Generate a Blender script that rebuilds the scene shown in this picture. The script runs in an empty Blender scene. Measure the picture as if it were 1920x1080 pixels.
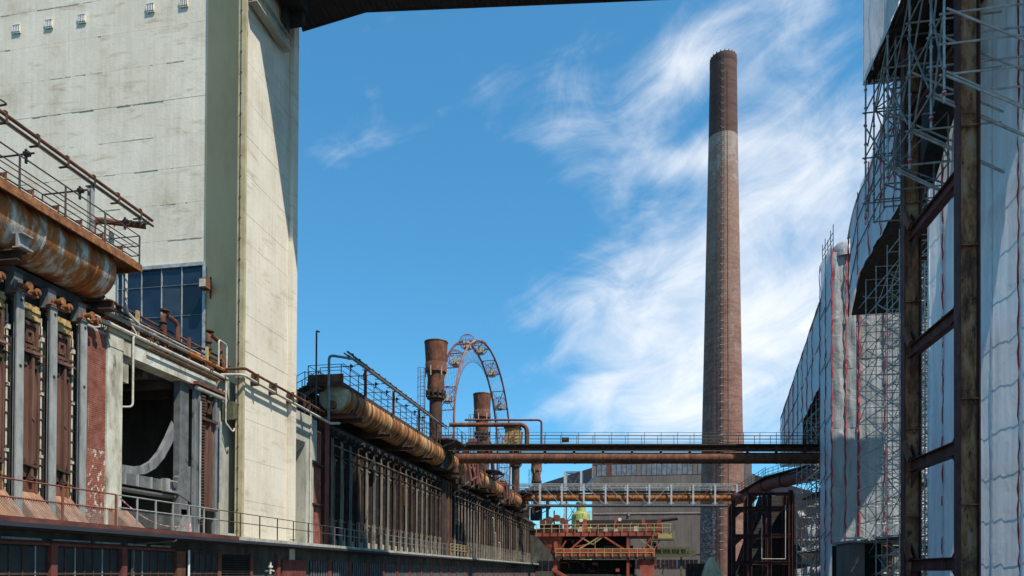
import bpy, math, random
from mathutils import Vector, Matrix
random.seed(7)
R = math.radians
SC = bpy.context.scene
COL = SC.collection

# ------------------------------------------------------------------ camera
cam_d = bpy.data.cameras.new('camera')
cam = bpy.data.objects.new('camera', cam_d)
COL.objects.link(cam)
cam.matrix_world = (Matrix.Translation((0, 0, 1.7)) @ Matrix.Rotation(R(10.4), 4, 'Z')
                    @ Matrix.Rotation(R(90.5), 4, 'X') @ Matrix.Rotation(R(0.3), 4, 'Z'))
cam_d.sensor_width = 36
cam_d.lens = 36 * 1311 / 1920
cam_d.shift_y = 0.27165
cam_d.clip_start = 0.1
cam_d.clip_end = 5000
SC.camera = cam
SC.render.resolution_x, SC.render.resolution_y = 1024, 576

# ------------------------------------------------------------------ light
TO_SUN = Vector((0.56, -0.37, 1.0)).normalized()
sun_d = bpy.data.lights.new('sun', 'SUN')
sun_d.energy = 4.7
sun_d.angle = R(0.55)
sun_d.color = (1.0, 0.935, 0.835)
sun = bpy.data.objects.new('sun', sun_d)
COL.objects.link(sun)
sun.location = (40, -30, 120)
sun.rotation_euler = TO_SUN.to_track_quat('Z', 'Y').to_euler()

vs = SC.view_settings
vs.view_transform = 'Standard'
vs.look = 'None'
vs.exposure = 0.45
vs.gamma = 1
vs.use_curve_mapping = False
SC.cycles.use_denoising = True
SC.cycles.max_bounces = 6
SC.cycles.diffuse_bounces = 3
SC.cycles.glossy_bounces = 2
SC.cycles.transmission_bounces = 3
SC.cycles.transparent_max_bounces = 6


def build_world():
    w = bpy.data.worlds.new('World')
    SC.world = w
    w.use_nodes = True
    n, l = w.node_tree.nodes, w.node_tree.links
    n.clear()
    out = n.new('ShaderNodeOutputWorld')
    bg = n.new('ShaderNodeBackground')
    bg.inputs['Strength'].default_value = 0.15
    l.new(bg.outputs[0], out.inputs[0])
    sky = n.new('ShaderNodeTexSky')
    sky.sky_type = 'NISHITA'
    sky.sun_disc = False
    sky.sun_elevation = math.asin(TO_SUN.z)
    sky.sun_rotation = math.atan2(TO_SUN.x, TO_SUN.y)
    sky.altitude = 900
    sky.air_density = 0.85
    sky.dust_density = 0.1
    sky.ozone_density = 1.6
    tc = n.new('ShaderNodeTexCoord')
    sep = n.new('ShaderNodeSeparateXYZ')
    l.new(tc.outputs['Generated'], sep.inputs[0])

    def m(op, a, b=None, c=None, clamp=False):
        nd = n.new('ShaderNodeMath')
        nd.operation = op
        nd.use_clamp = clamp
        for i, v in enumerate((a, b, c)):
            if v is None:
                continue
            if isinstance(v, (int, float)):
                nd.inputs[i].default_value = v
            else:
                l.new(v, nd.inputs[i])
        return nd.outputs[0]
    az = m('ARCTAN2', sep.outputs[0], sep.outputs[1])
    el = m('ARCSINE', sep.outputs[2])

    def comb(x, y, z=0.0):
        c = n.new('ShaderNodeCombineXYZ')
        for i, v in enumerate((x, y, z)):
            if isinstance(v, (int, float)):
                c.inputs[i].default_value = v
            else:
                l.new(v, c.inputs[i])
        return c.outputs[0]

    def noise(vec, scale, detail, rough, dist=0.0):
        t = n.new('ShaderNodeTexNoise')
        t.inputs['Scale'].default_value = scale
        t.inputs['Detail'].default_value = detail
        t.inputs['Roughness'].default_value = rough
        t.inputs['Distortion'].default_value = dist
        l.new(vec, t.inputs['Vector'])
        return t.outputs['Fac']
    # streak space: turned by 24 degrees and squeezed, so that the cirrus runs in long fibres
    ca, sa = math.cos(R(20)), math.sin(R(20))
    wob = m('MULTIPLY', m('SUBTRACT', noise(comb(az, el), 3.0, 2, 0.5), 0.5), 0.35)
    s1 = m('ADD', m('ADD', m('MULTIPLY', az, ca), m('MULTIPLY', el, sa)), wob)
    s2 = m('ADD', m('SUBTRACT', m('MULTIPLY', el, ca), m('MULTIPLY', az, sa)), m('MULTIPLY', wob, 0.6))
    fib = noise(comb(m('MULTIPLY', s1, 3.0), m('MULTIPLY', s2, 15.0)), 1.0, 7, 0.58, 0.4)
    puff = noise(comb(m('MULTIPLY', az, 9.0), m('MULTIPLY', el, 13.0), 3.3), 1.0, 8, 0.6, 0.7)
    cov = None
    # cloud banks: azimuth, elevation, half lengths, turn, weight
    for a0, e0, ra, rb, t, wt in (
            (0.35, 0.37, 0.24, 0.25, 0, 0.80), (0.04, 0.41, 0.26, 0.085, 24, 0.52), (-0.13, 0.36, 0.14, 0.03, 22, 0.36),
            (0.07, 0.285, 0.19, 0.075, 10, 0.80), (0.03, 0.615, 0.12, 0.055, 25, 0.66),
            (0.22, 0.65, 0.14, 0.045, 15, 0.45), (-0.41, 0.56, 0.07, 0.10, -35, 0.32),
            (-0.23, 0.60, 0.09, 0.06, 40, 0.27), (-0.10, 0.61, 0.10, 0.05, 55, 0.27),
            (0.05, 0.20, 0.17, 0.045, 8, 0.50), (0.06, 0.525, 0.13, 0.025, 4, 0.55),
            (-0.10, 0.235, 0.08, 0.02, 20, 0.30),
            (0.75, 0.45, 0.25, 0.3, 0, 0.6), (2.6, 0.5, 0.5, 0.12, 15, 0.35), (-1.6, 0.45, 0.5, 0.15, 20, 0.4)):
        c_, s_ = math.cos(R(t)), math.sin(R(t))
        dx = m('SUBTRACT', az, a0)
        dy = m('SUBTRACT', el, e0)
        u = m('DIVIDE', m('ADD', m('MULTIPLY', dx, c_), m('MULTIPLY', dy, s_)), ra)
        v = m('DIVIDE', m('SUBTRACT', m('MULTIPLY', dy, c_), m('MULTIPLY', dx, s_)), rb)
        q = m('ADD', m('MULTIPLY', u, u), m('MULTIPLY', v, v))
        g = m('MULTIPLY', m('POWER', 2.718, m('MULTIPLY', q, -1.1)), wt)
        cov = g if cov is None else m('ADD', cov, g)
    tex = m('ADD', m('MULTIPLY', fib, 0.60), m('MULTIPLY', puff, 0.55))      # about 0.57 on average
    dens = m('ADD', m('MULTIPLY', m('SUBTRACT', tex, 0.575), 2.0), m('SUBTRACT', m('MULTIPLY', cov, 1.15), 0.23))
    mr = n.new('ShaderNodeMapRange')
    mr.interpolation_type = 'SMOOTHSTEP'
    l.new(dens, mr.inputs[0])
    mr.inputs[1].default_value = 0.0
    mr.inputs[2].default_value = 1.15
    mr.inputs[3].default_value = 0.0
    mr.inputs[4].default_value = 0.97
    hs = n.new('ShaderNodeHueSaturation')
    hs.inputs['Saturation'].default_value = 1.18
    hs.inputs['Value'].default_value = 1.0
    l.new(sky.outputs[0], hs.inputs['Color'])
    tint = n.new('ShaderNodeMix')
    tint.data_type = 'RGBA'
    tint.blend_type = 'MULTIPLY'
    tint.inputs[0].default_value = 1.0
    tint.inputs[7].default_value = (0.82, 1.17, 1.10, 1)
    l.new(hs.outputs[0], tint.inputs[6])
    mx = n.new('ShaderNodeMix')
    mx.data_type = 'RGBA'
    l.new(mr.outputs[0], mx.inputs[0])
    gm_ = n.new('ShaderNodeGamma')
    gm_.inputs['Gamma'].default_value = 0.6
    l.new(tint.outputs[2], gm_.inputs[0])
    t2 = n.new('ShaderNodeMix')
    t2.data_type = 'RGBA'
    t2.blend_type = 'MULTIPLY'
    t2.inputs[0].default_value = 1.0
    t2.inputs[7].default_value = (0.70, 1.28, 1.64, 1)
    l.new(gm_.outputs[0], t2.inputs[6])
    l.new(t2.outputs[2], mx.inputs[6])
    mx.inputs[7].default_value = (5.0, 5.15, 5.35, 1)
    l.new(mx.outputs[2], bg.inputs['Color'])


build_world()


# ------------------------------------------------------------------ materials
def material(name, stops, scale=(1, 1, 1), nscale=1.0, rough=0.8, metal=0.0, bump=0.15, detail=6,
             nrough=0.6, spots=None, spot_scale=(3, 3, 3), spot_range=(0.58, 0.66), bscale=12.0, bdist=0.02,
             coat=0.0, spec=0.35, distort=0.0, grain=None):
    """noise-driven colour on world position; spots = colour of a second, sharper layer of wear"""
    mt = bpy.data.materials.new(name)
    mt.use_nodes = True
    n, l = mt.node_tree.nodes, mt.node_tree.links
    b = n['Principled BSDF']
    b.inputs['Roughness'].default_value = rough
    b.inputs['Metallic'].default_value = metal
    b.inputs['Specular IOR Level'].default_value = spec
    g = n.new('ShaderNodeNewGeometry')

    def noise(sc, s, d, r, dist=0.0):
        mp = n.new('ShaderNodeMapping')
        mp.inputs['Scale'].default_value = sc
        l.new(g.outputs['Position'], mp.inputs[0])
        t = n.new('ShaderNodeTexNoise')
        t.inputs['Scale'].default_value = s
        t.inputs['Detail'].default_value = d
        t.inputs['Roughness'].default_value = r
        t.inputs['Distortion'].default_value = dist
        l.new(mp.outputs[0], t.inputs['Vector'])
        return t.outputs['Fac']
    f = noise(scale, nscale, detail, nrough, distort)
    cr = n.new('ShaderNodeValToRGB')
    l.new(f, cr.inputs[0])
    e = cr.color_ramp.elements
    while len(e) < len(stops):
        e.new(0.5)
    for i, (p, c) in enumerate(stops):
        e[i].position = p
        e[i].color = (*c, 1)
    colr = cr.outputs[0]
    if spots:
        f2 = noise(spot_scale, 1.0, 5, 0.65, 0.3)
        mr = n.new('ShaderNodeMapRange')
        mr.inputs[1].default_value, mr.inputs[2].default_value = spot_range
        l.new(f2, mr.inputs[0])
        mx = n.new('ShaderNodeMix')
        mx.data_type = 'RGBA'
        l.new(mr.outputs[0], mx.inputs[0])
        l.new(colr, mx.inputs[6])
        mx.inputs[7].default_value = (*spots, 1)
        colr = mx.outputs[2]
    if grain:
        gs, glo, ghi = grain
        f4 = noise(gs, 1.0, 4, 0.6)
        mr4 = n.new('ShaderNodeMapRange')
        mr4.inputs[1].default_value, mr4.inputs[2].default_value = 0.3, 0.7
        mr4.inputs[3].default_value, mr4.inputs[4].default_value = glo, ghi
        l.new(f4, mr4.inputs[0])
        vm = n.new('ShaderNodeVectorMath')
        vm.operation = 'SCALE'
        l.new(colr, vm.inputs[0])
        l.new(mr4.outputs[0], vm.inputs['Scale'])
        colr = vm.outputs[0]
    l.new(colr, b.inputs['Base Color'])
    if bump:
        f3 = noise((1, 1, 1), bscale, 5, 0.6)
        bp = n.new('ShaderNodeBump')
        bp.inputs['Strength'].default_value = bump
        bp.inputs['Distance'].default_value = bdist
        l.new(f3, bp.inputs['Height'])
        l.new(bp.outputs[0], b.inputs['Normal'])
    return mt


def tarp_material(name, col, trans):
    mt = bpy.data.materials.new(name)
    mt.use_nodes = True
    n, l = mt.node_tree.nodes, mt.node_tree.links
    n.clear()
    out = n.new('ShaderNodeOutputMaterial')
    g = n.new('ShaderNodeNewGeometry')
    mp = n.new('ShaderNodeMapping')
    mp.inputs['Scale'].default_value = (1.6, 1.6, 0.16)
    l.new(g.outputs['Position'], mp.inputs[0])
    t = n.new('ShaderNodeTexNoise')
    t.inputs['Scale'].default_value = 1.3
    t.inputs['Detail'].default_value = 6
    l.new(mp.outputs[0], t.inputs['Vector'])
    cr = n.new('ShaderNodeValToRGB')
    l.new(t.outputs['Fac'], cr.inputs[0])
    cr.color_ramp.elements[0].position = 0.3
    cr.color_ramp.elements[0].color = (*[c * 0.8 for c in col], 1)
    cr.color_ramp.elements[1].position = 0.62
    cr.color_ramp.elements[1].color = (*col, 1)
    bp = n.new('ShaderNodeBump')
    bp.inputs['Strength'].default_value = 0.7
    bp.inputs['Distance'].default_value = 0.16
    mp2 = n.new('ShaderNodeMapping')
    mp2.inputs['Scale'].default_value = (1.0, 1.0, 0.7)
    mp2.inputs['Rotation'].default_value = (0.6, 0.5, 0.3)
    l.new(g.outputs['Position'], mp2.inputs[0])
    cz = n.new('ShaderNodeTexNoise')
    cz.inputs['Scale'].default_value = 0.9
    cz.inputs['Detail'].default_value = 5
    cz.inputs['Distortion'].default_value = 1.6
    l.new(mp2.outputs[0], cz.inputs['Vector'])
    ad = n.new('ShaderNodeMath')
    ad.operation = 'ADD'
    l.new(t.outputs['Fac'], ad.inputs[0])
    l.new(cz.outputs['Fac'], ad.inputs[1])
    l.new(ad.outputs[0], bp.inputs['Height'])
    d = n.new('ShaderNodeBsdfPrincipled')
    d.inputs['Roughness'].default_value = 0.45
    d.inputs['Specular IOR Level'].default_value = 0.4
    tr = n.new('ShaderNodeBsdfTranslucent')
    for s in (d, tr):
        l.new(cr.outputs[0], s.inputs['Base Color' if s is d else 'Color'])
        l.new(bp.outputs[0], s.inputs['Normal'])
    mx = n.new('ShaderNodeMixShader')
    mx.inputs[0].default_value = trans
    l.new(d.outputs[0], mx.inputs[1])
    l.new(tr.outputs[0], mx.inputs[2])
    l.new(mx.outputs[0], out.inputs[0])
    return mt


def chimney_material(name, lo, hi, pale, pale_range):
    """fine brick courses, blotches of pale bloom"""
    mt = material(name, [(0.3, lo), (0.55, hi), (0.75, tuple(c * 1.1 for c in hi))], (0.25, 0.25, 1.6), 1.0, 0.9, 0,
                  0.5, 8, 0.7, pale, (0.35, 0.35, 0.22), pale_range, bscale=5.0, bdist=0.05)
    return mt


M = {}
M['ground'] = material('ground_gravel', [(0.3, (0.06, 0.055, 0.05)), (0.7, (0.13, 0.12, 0.10))], nscale=0.6)
M['concrete'] = material('pale_concrete', [(0.26, (0.46, 0.375, 0.265)), (0.42, (0.60, 0.535, 0.425)), (0.55, (0.66, 0.595, 0.48)), (0.72, (0.71, 0.645, 0.525))],
                         (0.5, 0.5, 0.35), 1.0, 0.92, 0, 0.5, 10, 0.7, (0.36, 0.285, 0.175), (0.5, 0.5, 2.2),
                         (0.56, 0.80), bscale=7, bdist=0.02, spec=0.2, grain=((6.5, 6.5, 0.25), 0.91, 1.05))
M['concrete_edge'] = material('weathered_concrete_edge', [(0.3, (0.30, 0.25, 0.14)), (0.7, (0.48, 0.41, 0.255))], nscale=1.5,
                              rough=0.95, spots=(0.12, 0.12, 0.08), spot_scale=(5, 5, 1.0), spot_range=(0.62, 0.7), spec=0.2)
M['olive'] = material('shade_tinted_concrete', [(0.28, (0.56, 0.345, 0.18)), (0.5, (0.70, 0.435, 0.23)), (0.75, (0.74, 0.48, 0.27))], (0.7, 0.7, 0.25), 1.0, 0.95, 0, 0.3, 8, 0.66, spec=0.2)  # tower concrete with the look of the fin's shadow tinted into the colour
M['joint_dark'] = material('dirty_joint_edge', [(0.35, (0.27, 0.22, 0.14)), (0.6, (0.55, 0.48, 0.36))], nscale=5, rough=0.95, detail=8)
M['joint'] = material('joint_mortar', [(0.38, (0.22, 0.20, 0.14)), (0.55, (0.60, 0.58, 0.48))], nscale=1.6, rough=0.95, detail=8)
M['concrete_old'] = material('stained_concrete', [(0.28, (0.17, 0.165, 0.13)), (0.5, (0.36, 0.35, 0.29)), (0.75, (0.50, 0.49, 0.41))],
                             (1.2, 1.2, 0.35), 1.0, 0.95, 0, 0.4, 8, 0.68, (0.10, 0.10, 0.08), (2.2, 2.2, 0.6), (0.62, 0.72), spec=0.2)
M['limewash'] = material('limewashed_concrete', [(0.32, (0.20, 0.18, 0.13)), (0.46, (0.42, 0.395, 0.31)), (0.6, (0.58, 0.56, 0.48)), (0.75, (0.66, 0.65, 0.59))],
                         (1.5, 1.5, 0.5), 1.0, 0.9, 0, 0.4, 8, 0.7, (0.14, 0.13, 0.10), (2.4, 2.4, 1.3), (0.60, 0.68), spec=0.2)
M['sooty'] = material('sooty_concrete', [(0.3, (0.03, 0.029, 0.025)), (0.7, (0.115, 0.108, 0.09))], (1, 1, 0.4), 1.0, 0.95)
M['brick'] = material('red_brick', [(0.3, (0.17, 0.06, 0.04)), (0.6, (0.29, 0.11, 0.075)), (0.8, (0.36, 0.18, 0.13))], nscale=4,
                      rough=0.95, spots=(0.62, 0.56, 0.49), spot_scale=(3, 7, 6), spot_range=(0.555, 0.62), spec=0.2)
M['brick_plain'] = material('plain_red_brick', [(0.3, (0.15, 0.05, 0.035)), (0.6, (0.27, 0.10, 0.07)), (0.8, (0.34, 0.17, 0.12))], nscale=3, rough=0.95, spots=(0.40, 0.30, 0.23), spot_scale=(1.2, 2.5, .5), spot_range=(0.62, 0.74), spec=0.2)
M['mortar'] = material('brick_mortar', [(0.3, (0.30, 0.22, 0.18)), (0.7, (0.46, 0.38, 0.32))], nscale=4, rough=0.95)
M['rust_brown'] = material('brown_rust', [(0.3, (0.055, 0.022, 0.014)), (0.5, (0.13, 0.05, 0.028)), (0.7, (0.24, 0.095, 0.045))],
                           (1.4, 1.4, 0.7), 1.4, 0.85, 0.0, 0.35, 8, 0.68, (0.34, 0.14, 0.05), (3, 3, 2), (0.60, 0.74))
M['rust_dark'] = material('dark_rust', [(0.3, (0.028, 0.018, 0.014)), (0.55, (0.075, 0.04, 0.027)), (0.75, (0.15, 0.07, 0.038))],
                          (1.2, 1.2, 0.8), 1.6, 0.85, 0.0, 0.35, 8, 0.68, (0.22, 0.19, 0.16), (4, 4, 0.9), (0.64, 0.74))
M['rust_orange'] = material('orange_rust', [(0.28, (0.12, 0.045, 0.02)), (0.5, (0.34, 0.115, 0.028)), (0.72, (0.50, 0.21, 0.06))],
                            (2, 2, 1), 1.6, 0.85, 0.0, 0.35, 8, 0.68, (0.48, 0.42, 0.33), (2, 2, 1.2), (0.60, 0.68))
M['dusty_rust'] = material('dusty_rusty_plate', [(0.3, (0.13, 0.065, 0.04)), (0.5, (0.27, 0.14, 0.085)), (0.72, (0.38, 0.25, 0.17))], (1.5, 3, 1.5), 1.4, 0.9, 0, .3, 8, .68, spots=(0.33, 0.12, 0.04), spot_scale=(2.5, 3, 2), spot_range=(.58, .7))
M['rust_mid'] = material('mid_rust', [(0.3, (0.09, 0.035, 0.018)), (0.5, (0.22, 0.085, 0.032)), (0.72, (0.36, 0.16, 0.06))], nscale=4, rough=0.85, spots=(0.05, 0.03, 0.02), spot_scale=(6, 6, 6))
M['tank'] = material('flaking_tank_paint', [(0.30, (0.09, 0.03, 0.015)), (0.42, (0.27, 0.085, 0.02)), (0.50, (0.36, 0.13, 0.03)),
                     (0.545, (0.36, 0.27, 0.19)), (0.60, (0.55, 0.54, 0.50)), (0.68, (0.30, 0.12, 0.04)), (0.8, (0.16, 0.13, 0.11))], (0.8, 1.9, 0.55), 1.0, 0.75, 0.0,
                     0.4, 10, 0.66, (0.10, 0.075, 0.055), (0.9, 2.4, 0.9), (0.56, 0.70), bscale=14, bdist=0.03, distort=0.12)
M['tank_ribbed'] = material('streaked_tank_paint', [(0.30, (0.045, 0.018, 0.01)), (0.43, (0.17, 0.055, 0.018)), (0.54, (0.34, 0.15, 0.045)),
                            (0.65, (0.50, 0.36, 0.19)), (0.78, (0.09, 0.035, 0.02))], (0.7, 3.4, 0.35), 1.0, 0.62, 0.0, 0.3, 8, 0.6,
                            (0.13, 0.10, 0.08), (0.8, 1.4, 0.8), (0.62, 0.72))
M['tank_end'] = material('pale_tank_end', [(0.3, (0.22, 0.19, 0.13)), (0.55, (0.42, 0.38, 0.28)), (0.75, (0.34, 0.17, 0.07))], nscale=1.6, rough=0.8)
M['door'] = material('oven_door_iron', [(0.3, (0.065, 0.03, 0.022)), (0.55, (0.125, 0.06, 0.042)), (0.75, (0.18, 0.10, 0.07))],
                     (2.5, 2.5, 0.35), 1.5, 0.7, 0.0, 0.25, 7, 0.6)
M['door2'] = material('weathered_oven_iron', [(0.30, (0.035, 0.022, 0.015)), (0.47, (0.105, 0.07, 0.047)), (0.62, (0.25, 0.19, 0.125)), (0.76, (0.13, 0.058, 0.032))],
                      (1.1, 1.4, 0.22), 1.2, 0.75, 0.0, 0.25, 7, 0.6)
M['soot_iron'] = material('soot_black_iron', [(0.3, (0.014, 0.012, 0.011)), (0.6, (0.04, 0.032, 0.027)), (0.8, (0.085, 0.055, 0.038))], nscale=2.5, rough=0.8)
M['frame_ochre'] = material('ochre_door_frame', [(0.3, (0.10, 0.05, 0.025)), (0.5, (0.40, 0.27, 0.10)), (0.72, (0.52, 0.42, 0.26))],
                            (3, 3, 1), 2.0, 0.85, 0, 0.3)
M['steel_grey'] = material('grey_painted_steel', [(0.3, (0.13, 0.13, 0.12)), (0.5, (0.255, 0.26, 0.245)), (0.72, (0.34, 0.34, 0.315))],
                           (2.5, 2.5, 0.7), 1.3, 0.65, 0, 0.2, 7, 0.65, (0.15, 0.075, 0.045), (5, 5, 2.5), (0.66, 0.74))
M['post_grey'] = material('grimy_grey_steel', [(0.3, (0.10, 0.078, 0.06)), (0.7, (0.27, 0.225, 0.175))], (1, 1, .4), 2, 0.7, spots=(0.06, 0.032, 0.02), spot_scale=(1, 1, .4))
M['steel_machine'] = material('slate_machine_paint', [(0.3, (0.075, 0.078, 0.078)), (0.7, (0.155, 0.16, 0.16))], nscale=2, rough=0.6,
                              spots=(0.05, 0.045, 0.04), spot_scale=(2, 2, 1))
M['slate_mid'] = material('mid_slate_paint', [(0.3, (0.10, 0.105, 0.108)), (0.7, (0.22, 0.225, 0.225))], (2, 2, .6), 1.5, rough=0.6, spots=(0.06, 0.05, 0.045), spot_scale=(3, 3, 1))
M['galv'] = material('galvanised_tube', [(0.3, (0.22, 0.23, 0.225)), (0.7, (0.48, 0.49, 0.475))], nscale=3, rough=0.5, metal=0.35, bump=0.0)
M['galv_dark'] = material('dull_scaffold_tube', [(0.3, (0.11, 0.12, 0.118)), (0.7, (0.27, 0.28, 0.27))], nscale=3, rough=0.55, metal=0.25, bump=0.0,
                          spots=(0.45, 0.05, 0.035), spot_scale=(2.3, 2.3, 2.3), spot_range=(0.69, 0.71))
M['pipe_pale'] = material('pale_pipe_paint', [(0.3, (0.30, 0.27, 0.21)), (0.55, (0.50, 0.48, 0.41)), (0.78, (0.28, 0.13, 0.06))], nscale=2.5, rough=0.7)
M['rail_dark'] = material('dark_rail_paint', [(0.3, (0.035, 0.028, 0.026)), (0.7, (0.10, 0.07, 0.055))], nscale=5, rough=0.7, bump=0)
M['rail_rust'] = material('rust_red_rail', [(0.3, (0.12, 0.04, 0.028)), (0.7, (0.26, 0.09, 0.055))], nscale=5, rough=0.75, bump=0)
M['rail_ochre'] = material('ochre_rail', [(0.3, (0.28, 0.20, 0.07)), (0.7, (0.50, 0.38, 0.15))], nscale=5, rough=0.7, bump=0)
M['red_oxide'] = material('red_oxide_paint', [(0.3, (0.07, 0.022, 0.018)), (0.55, (0.16, 0.045, 0.034)), (0.75, (0.24, 0.085, 0.06))],
                          (1.5, 1.5, 0.9), 1.3, 0.75, 0, 0.2, 7, 0.65, (0.08, 0.035, 0.025), (3, 3, 1.6), (0.60, 0.72))
M['red_dark0'] = material('dull_red_edge_paint', [(0.3, (0.05, 0.018, 0.015)), (0.6, (0.12, 0.04, 0.032)), (0.8, (0.17, 0.075, 0.055))], (1, 1, 2), 1.5, 0.8, spots=(0.04, 0.03, 0.025), spot_scale=(2, 2, 2))
M['machine_red'] = material('faded_machine_red', [(0.3, (0.13, 0.026, 0.02)), (0.55, (0.32, 0.07, 0.042)), (0.75, (0.38, 0.13, 0.08))],
                            (0.8, 0.8, 0.5), 1.0, 0.75, 0, 0.2, 7, 0.65, (0.10, 0.04, 0.025), (1.4, 1.4, 0.8), (0.60, 0.72))
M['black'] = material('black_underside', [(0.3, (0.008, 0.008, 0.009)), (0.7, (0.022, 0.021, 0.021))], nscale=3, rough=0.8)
M['roofing'] = material('black_roofing', [(0.3, (0.014, 0.017, 0.024)), (0.7, (0.03, 0.034, 0.045))], nscale=0.5, rough=0.7, bump=0)
M['cladding'] = material('brown_grey_cladding', [(0.3, (0.125, 0.10, 0.085)), (0.7, (0.19, 0.155, 0.132))], (0.4, 0.4, 0.15), 1.0, 0.85, 0, 0,
                         spots=(0.21, 0.17, 0.145), spot_scale=(0.8, 0.8, 0.1), spot_range=(0.62, 0.8))
M['cladding_trim'] = material('pale_cladding_trim', [(0.3, (0.22, 0.16, 0.13)), (0.7, (0.36, 0.27, 0.23))], nscale=0.8, rough=0.8, bump=0)
M['brick_shaft_low'] = chimney_material('chimney_red_brick', (0.105, 0.05, 0.037), (0.215, 0.115, 0.085), (0.29, 0.215, 0.175), (0.56, 0.72))
M['brick_shaft_mid'] = chimney_material('chimney_grey_brick', (0.10, 0.07, 0.055), (0.20, 0.145, 0.115), (0.29, 0.235, 0.195), (0.52, 0.70))
M['brick_shaft_top'] = chimney_material('chimney_dark_brick', (0.045, 0.024, 0.02), (0.10, 0.05, 0.04), (0.16, 0.10, 0.08), (0.64, 0.78))
M['brick_pale'] = chimney_material('chimney_pale_collar', (0.16, 0.12, 0.095), (0.27, 0.22, 0.185), (0.36, 0.32, 0.28), (0.5, 0.7))
M['blue_engobe'] = material('chimney_bloom_patch', [(0.3, (0.09, 0.05, 0.04)), (0.6, (0.20, 0.13, 0.11))], (0.5, 0.5, 2), 1.0, 0.95, 0, 0.5, 8, 0.7, (0.36, 0.34, 0.33), (1.5, 1.5, 2.6), (0.50, 0.60), bscale=5, bdist=0.05)
M['white_paint'] = material('dull_white_paint', [(0.3, (0.55, 0.55, 0.52)), (0.7, (0.76, 0.76, 0.74))], nscale=3, rough=0.7)
M['tarp'] = tarp_material('white_scaffold_sheeting', (0.70, 0.73, 0.76), 0.20)
M['tarp_grey'] = tarp_material('grey_scaffold_sheeting', (0.40, 0.40, 0.39), 0.14)
M['canvas'] = tarp_material('beige_canvas', (0.86, 0.64, 0.38), 0.1)
M['red_lacing'] = material('red_lacing_tape', [(0.3, (0.38, 0.018, 0.02)), (0.7, (0.58, 0.04, 0.04))], nscale=3, rough=0.6, bump=0)
M['white_lacing'] = material('white_seam_tape', [(0.3, (0.60, 0.64, 0.66)), (0.7, (0.80, 0.82, 0.83))], nscale=3, rough=0.5, bump=0.1)
M['yellow_green'] = material('lime_tank_paint', [(0.3, (0.22, 0.23, 0.055)), (0.7, (0.36, 0.37, 0.10))], nscale=0.7, rough=0.6, bump=0)
M['tape'] = material('barrier_tape', [(0.44, (0.75, 0.74, 0.72)), (0.5, (0.55, 0.05, 0.05))], (1, 4, 1), 1.5, 0.5, bump=0)
M['plank'] = material('dark_scaffold_plank', [(0.3, (0.025, 0.022, 0.02)), (0.7, (0.075, 0.065, 0.055))], (4, 0.5, 4), 1.5, 0.85)
M['green_metal'] = material('olive_lamp_hood', [(0.3, (0.06, 0.065, 0.035)), (0.7, (0.13, 0.14, 0.08))], nscale=4, rough=0.6)
M['leaf'] = material('weed_leaf', [(0.3, (0.05, 0.09, 0.02)), (0.7, (0.10, 0.16, 0.04))], nscale=8, rough=0.7, bump=0)


def glass(name, col, rough, spec=0.5):
    mt = bpy.data.materials.new(name)
    mt.use_nodes = True
    n, l = mt.node_tree.nodes, mt.node_tree.links
    b = n['Principled BSDF']
    g = n.new('ShaderNodeNewGeometry')
    t = n.new('ShaderNodeTexNoise')
    t.inputs['Scale'].default_value = 1.1
    t.inputs['Detail'].default_value = 4
    l.new(g.outputs['Position'], t.inputs['Vector'])
    cr = n.new('ShaderNodeValToRGB')
    l.new(t.outputs['Fac'], cr.inputs[0])
    cr.color_ramp.elements[0].position, cr.color_ramp.elements[1].position = 0.35, 0.7
    cr.color_ramp.elements[0].color = (*[c * 0.5 for c in col], 1)
    cr.color_ramp.elements[1].color = (*col, 1)
    l.new(cr.outputs[0], b.inputs['Base Color'])
    bp = n.new('ShaderNodeBump')
    bp.inputs['Strength'].default_value = 0.08
    l.new(t.outputs['Fac'], bp.inputs['Height'])
    l.new(bp.outputs[0], b.inputs['Normal'])
    b.inputs['Roughness'].default_value = rough
    b.inputs['Specular IOR Level'].default_value = spec
    return mt


M['glass_blue'] = glass('dark_blue_window_glass', (0.018, 0.032, 0.055), 0.12)
M['glass_blue2'] = glass('dim_blue_window_glass', (0.010, 0.017, 0.028), 0.2, 0.4)
M['glass_blue3'] = glass('dusty_blue_window_glass', (0.04, 0.055, 0.075), 0.35, 0.4)
M['glass_dirty'] = glass('dirty_dark_glass', (0.03, 0.04, 0.042), 0.3, 0.35)
M['glass_far'] = glass('pale_far_glass', (0.22, 0.23, 0.25), 0.25)
M['glass_navy'] = glass('dim_window_glass', (0.02, 0.02, 0.025), 0.2)


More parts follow.
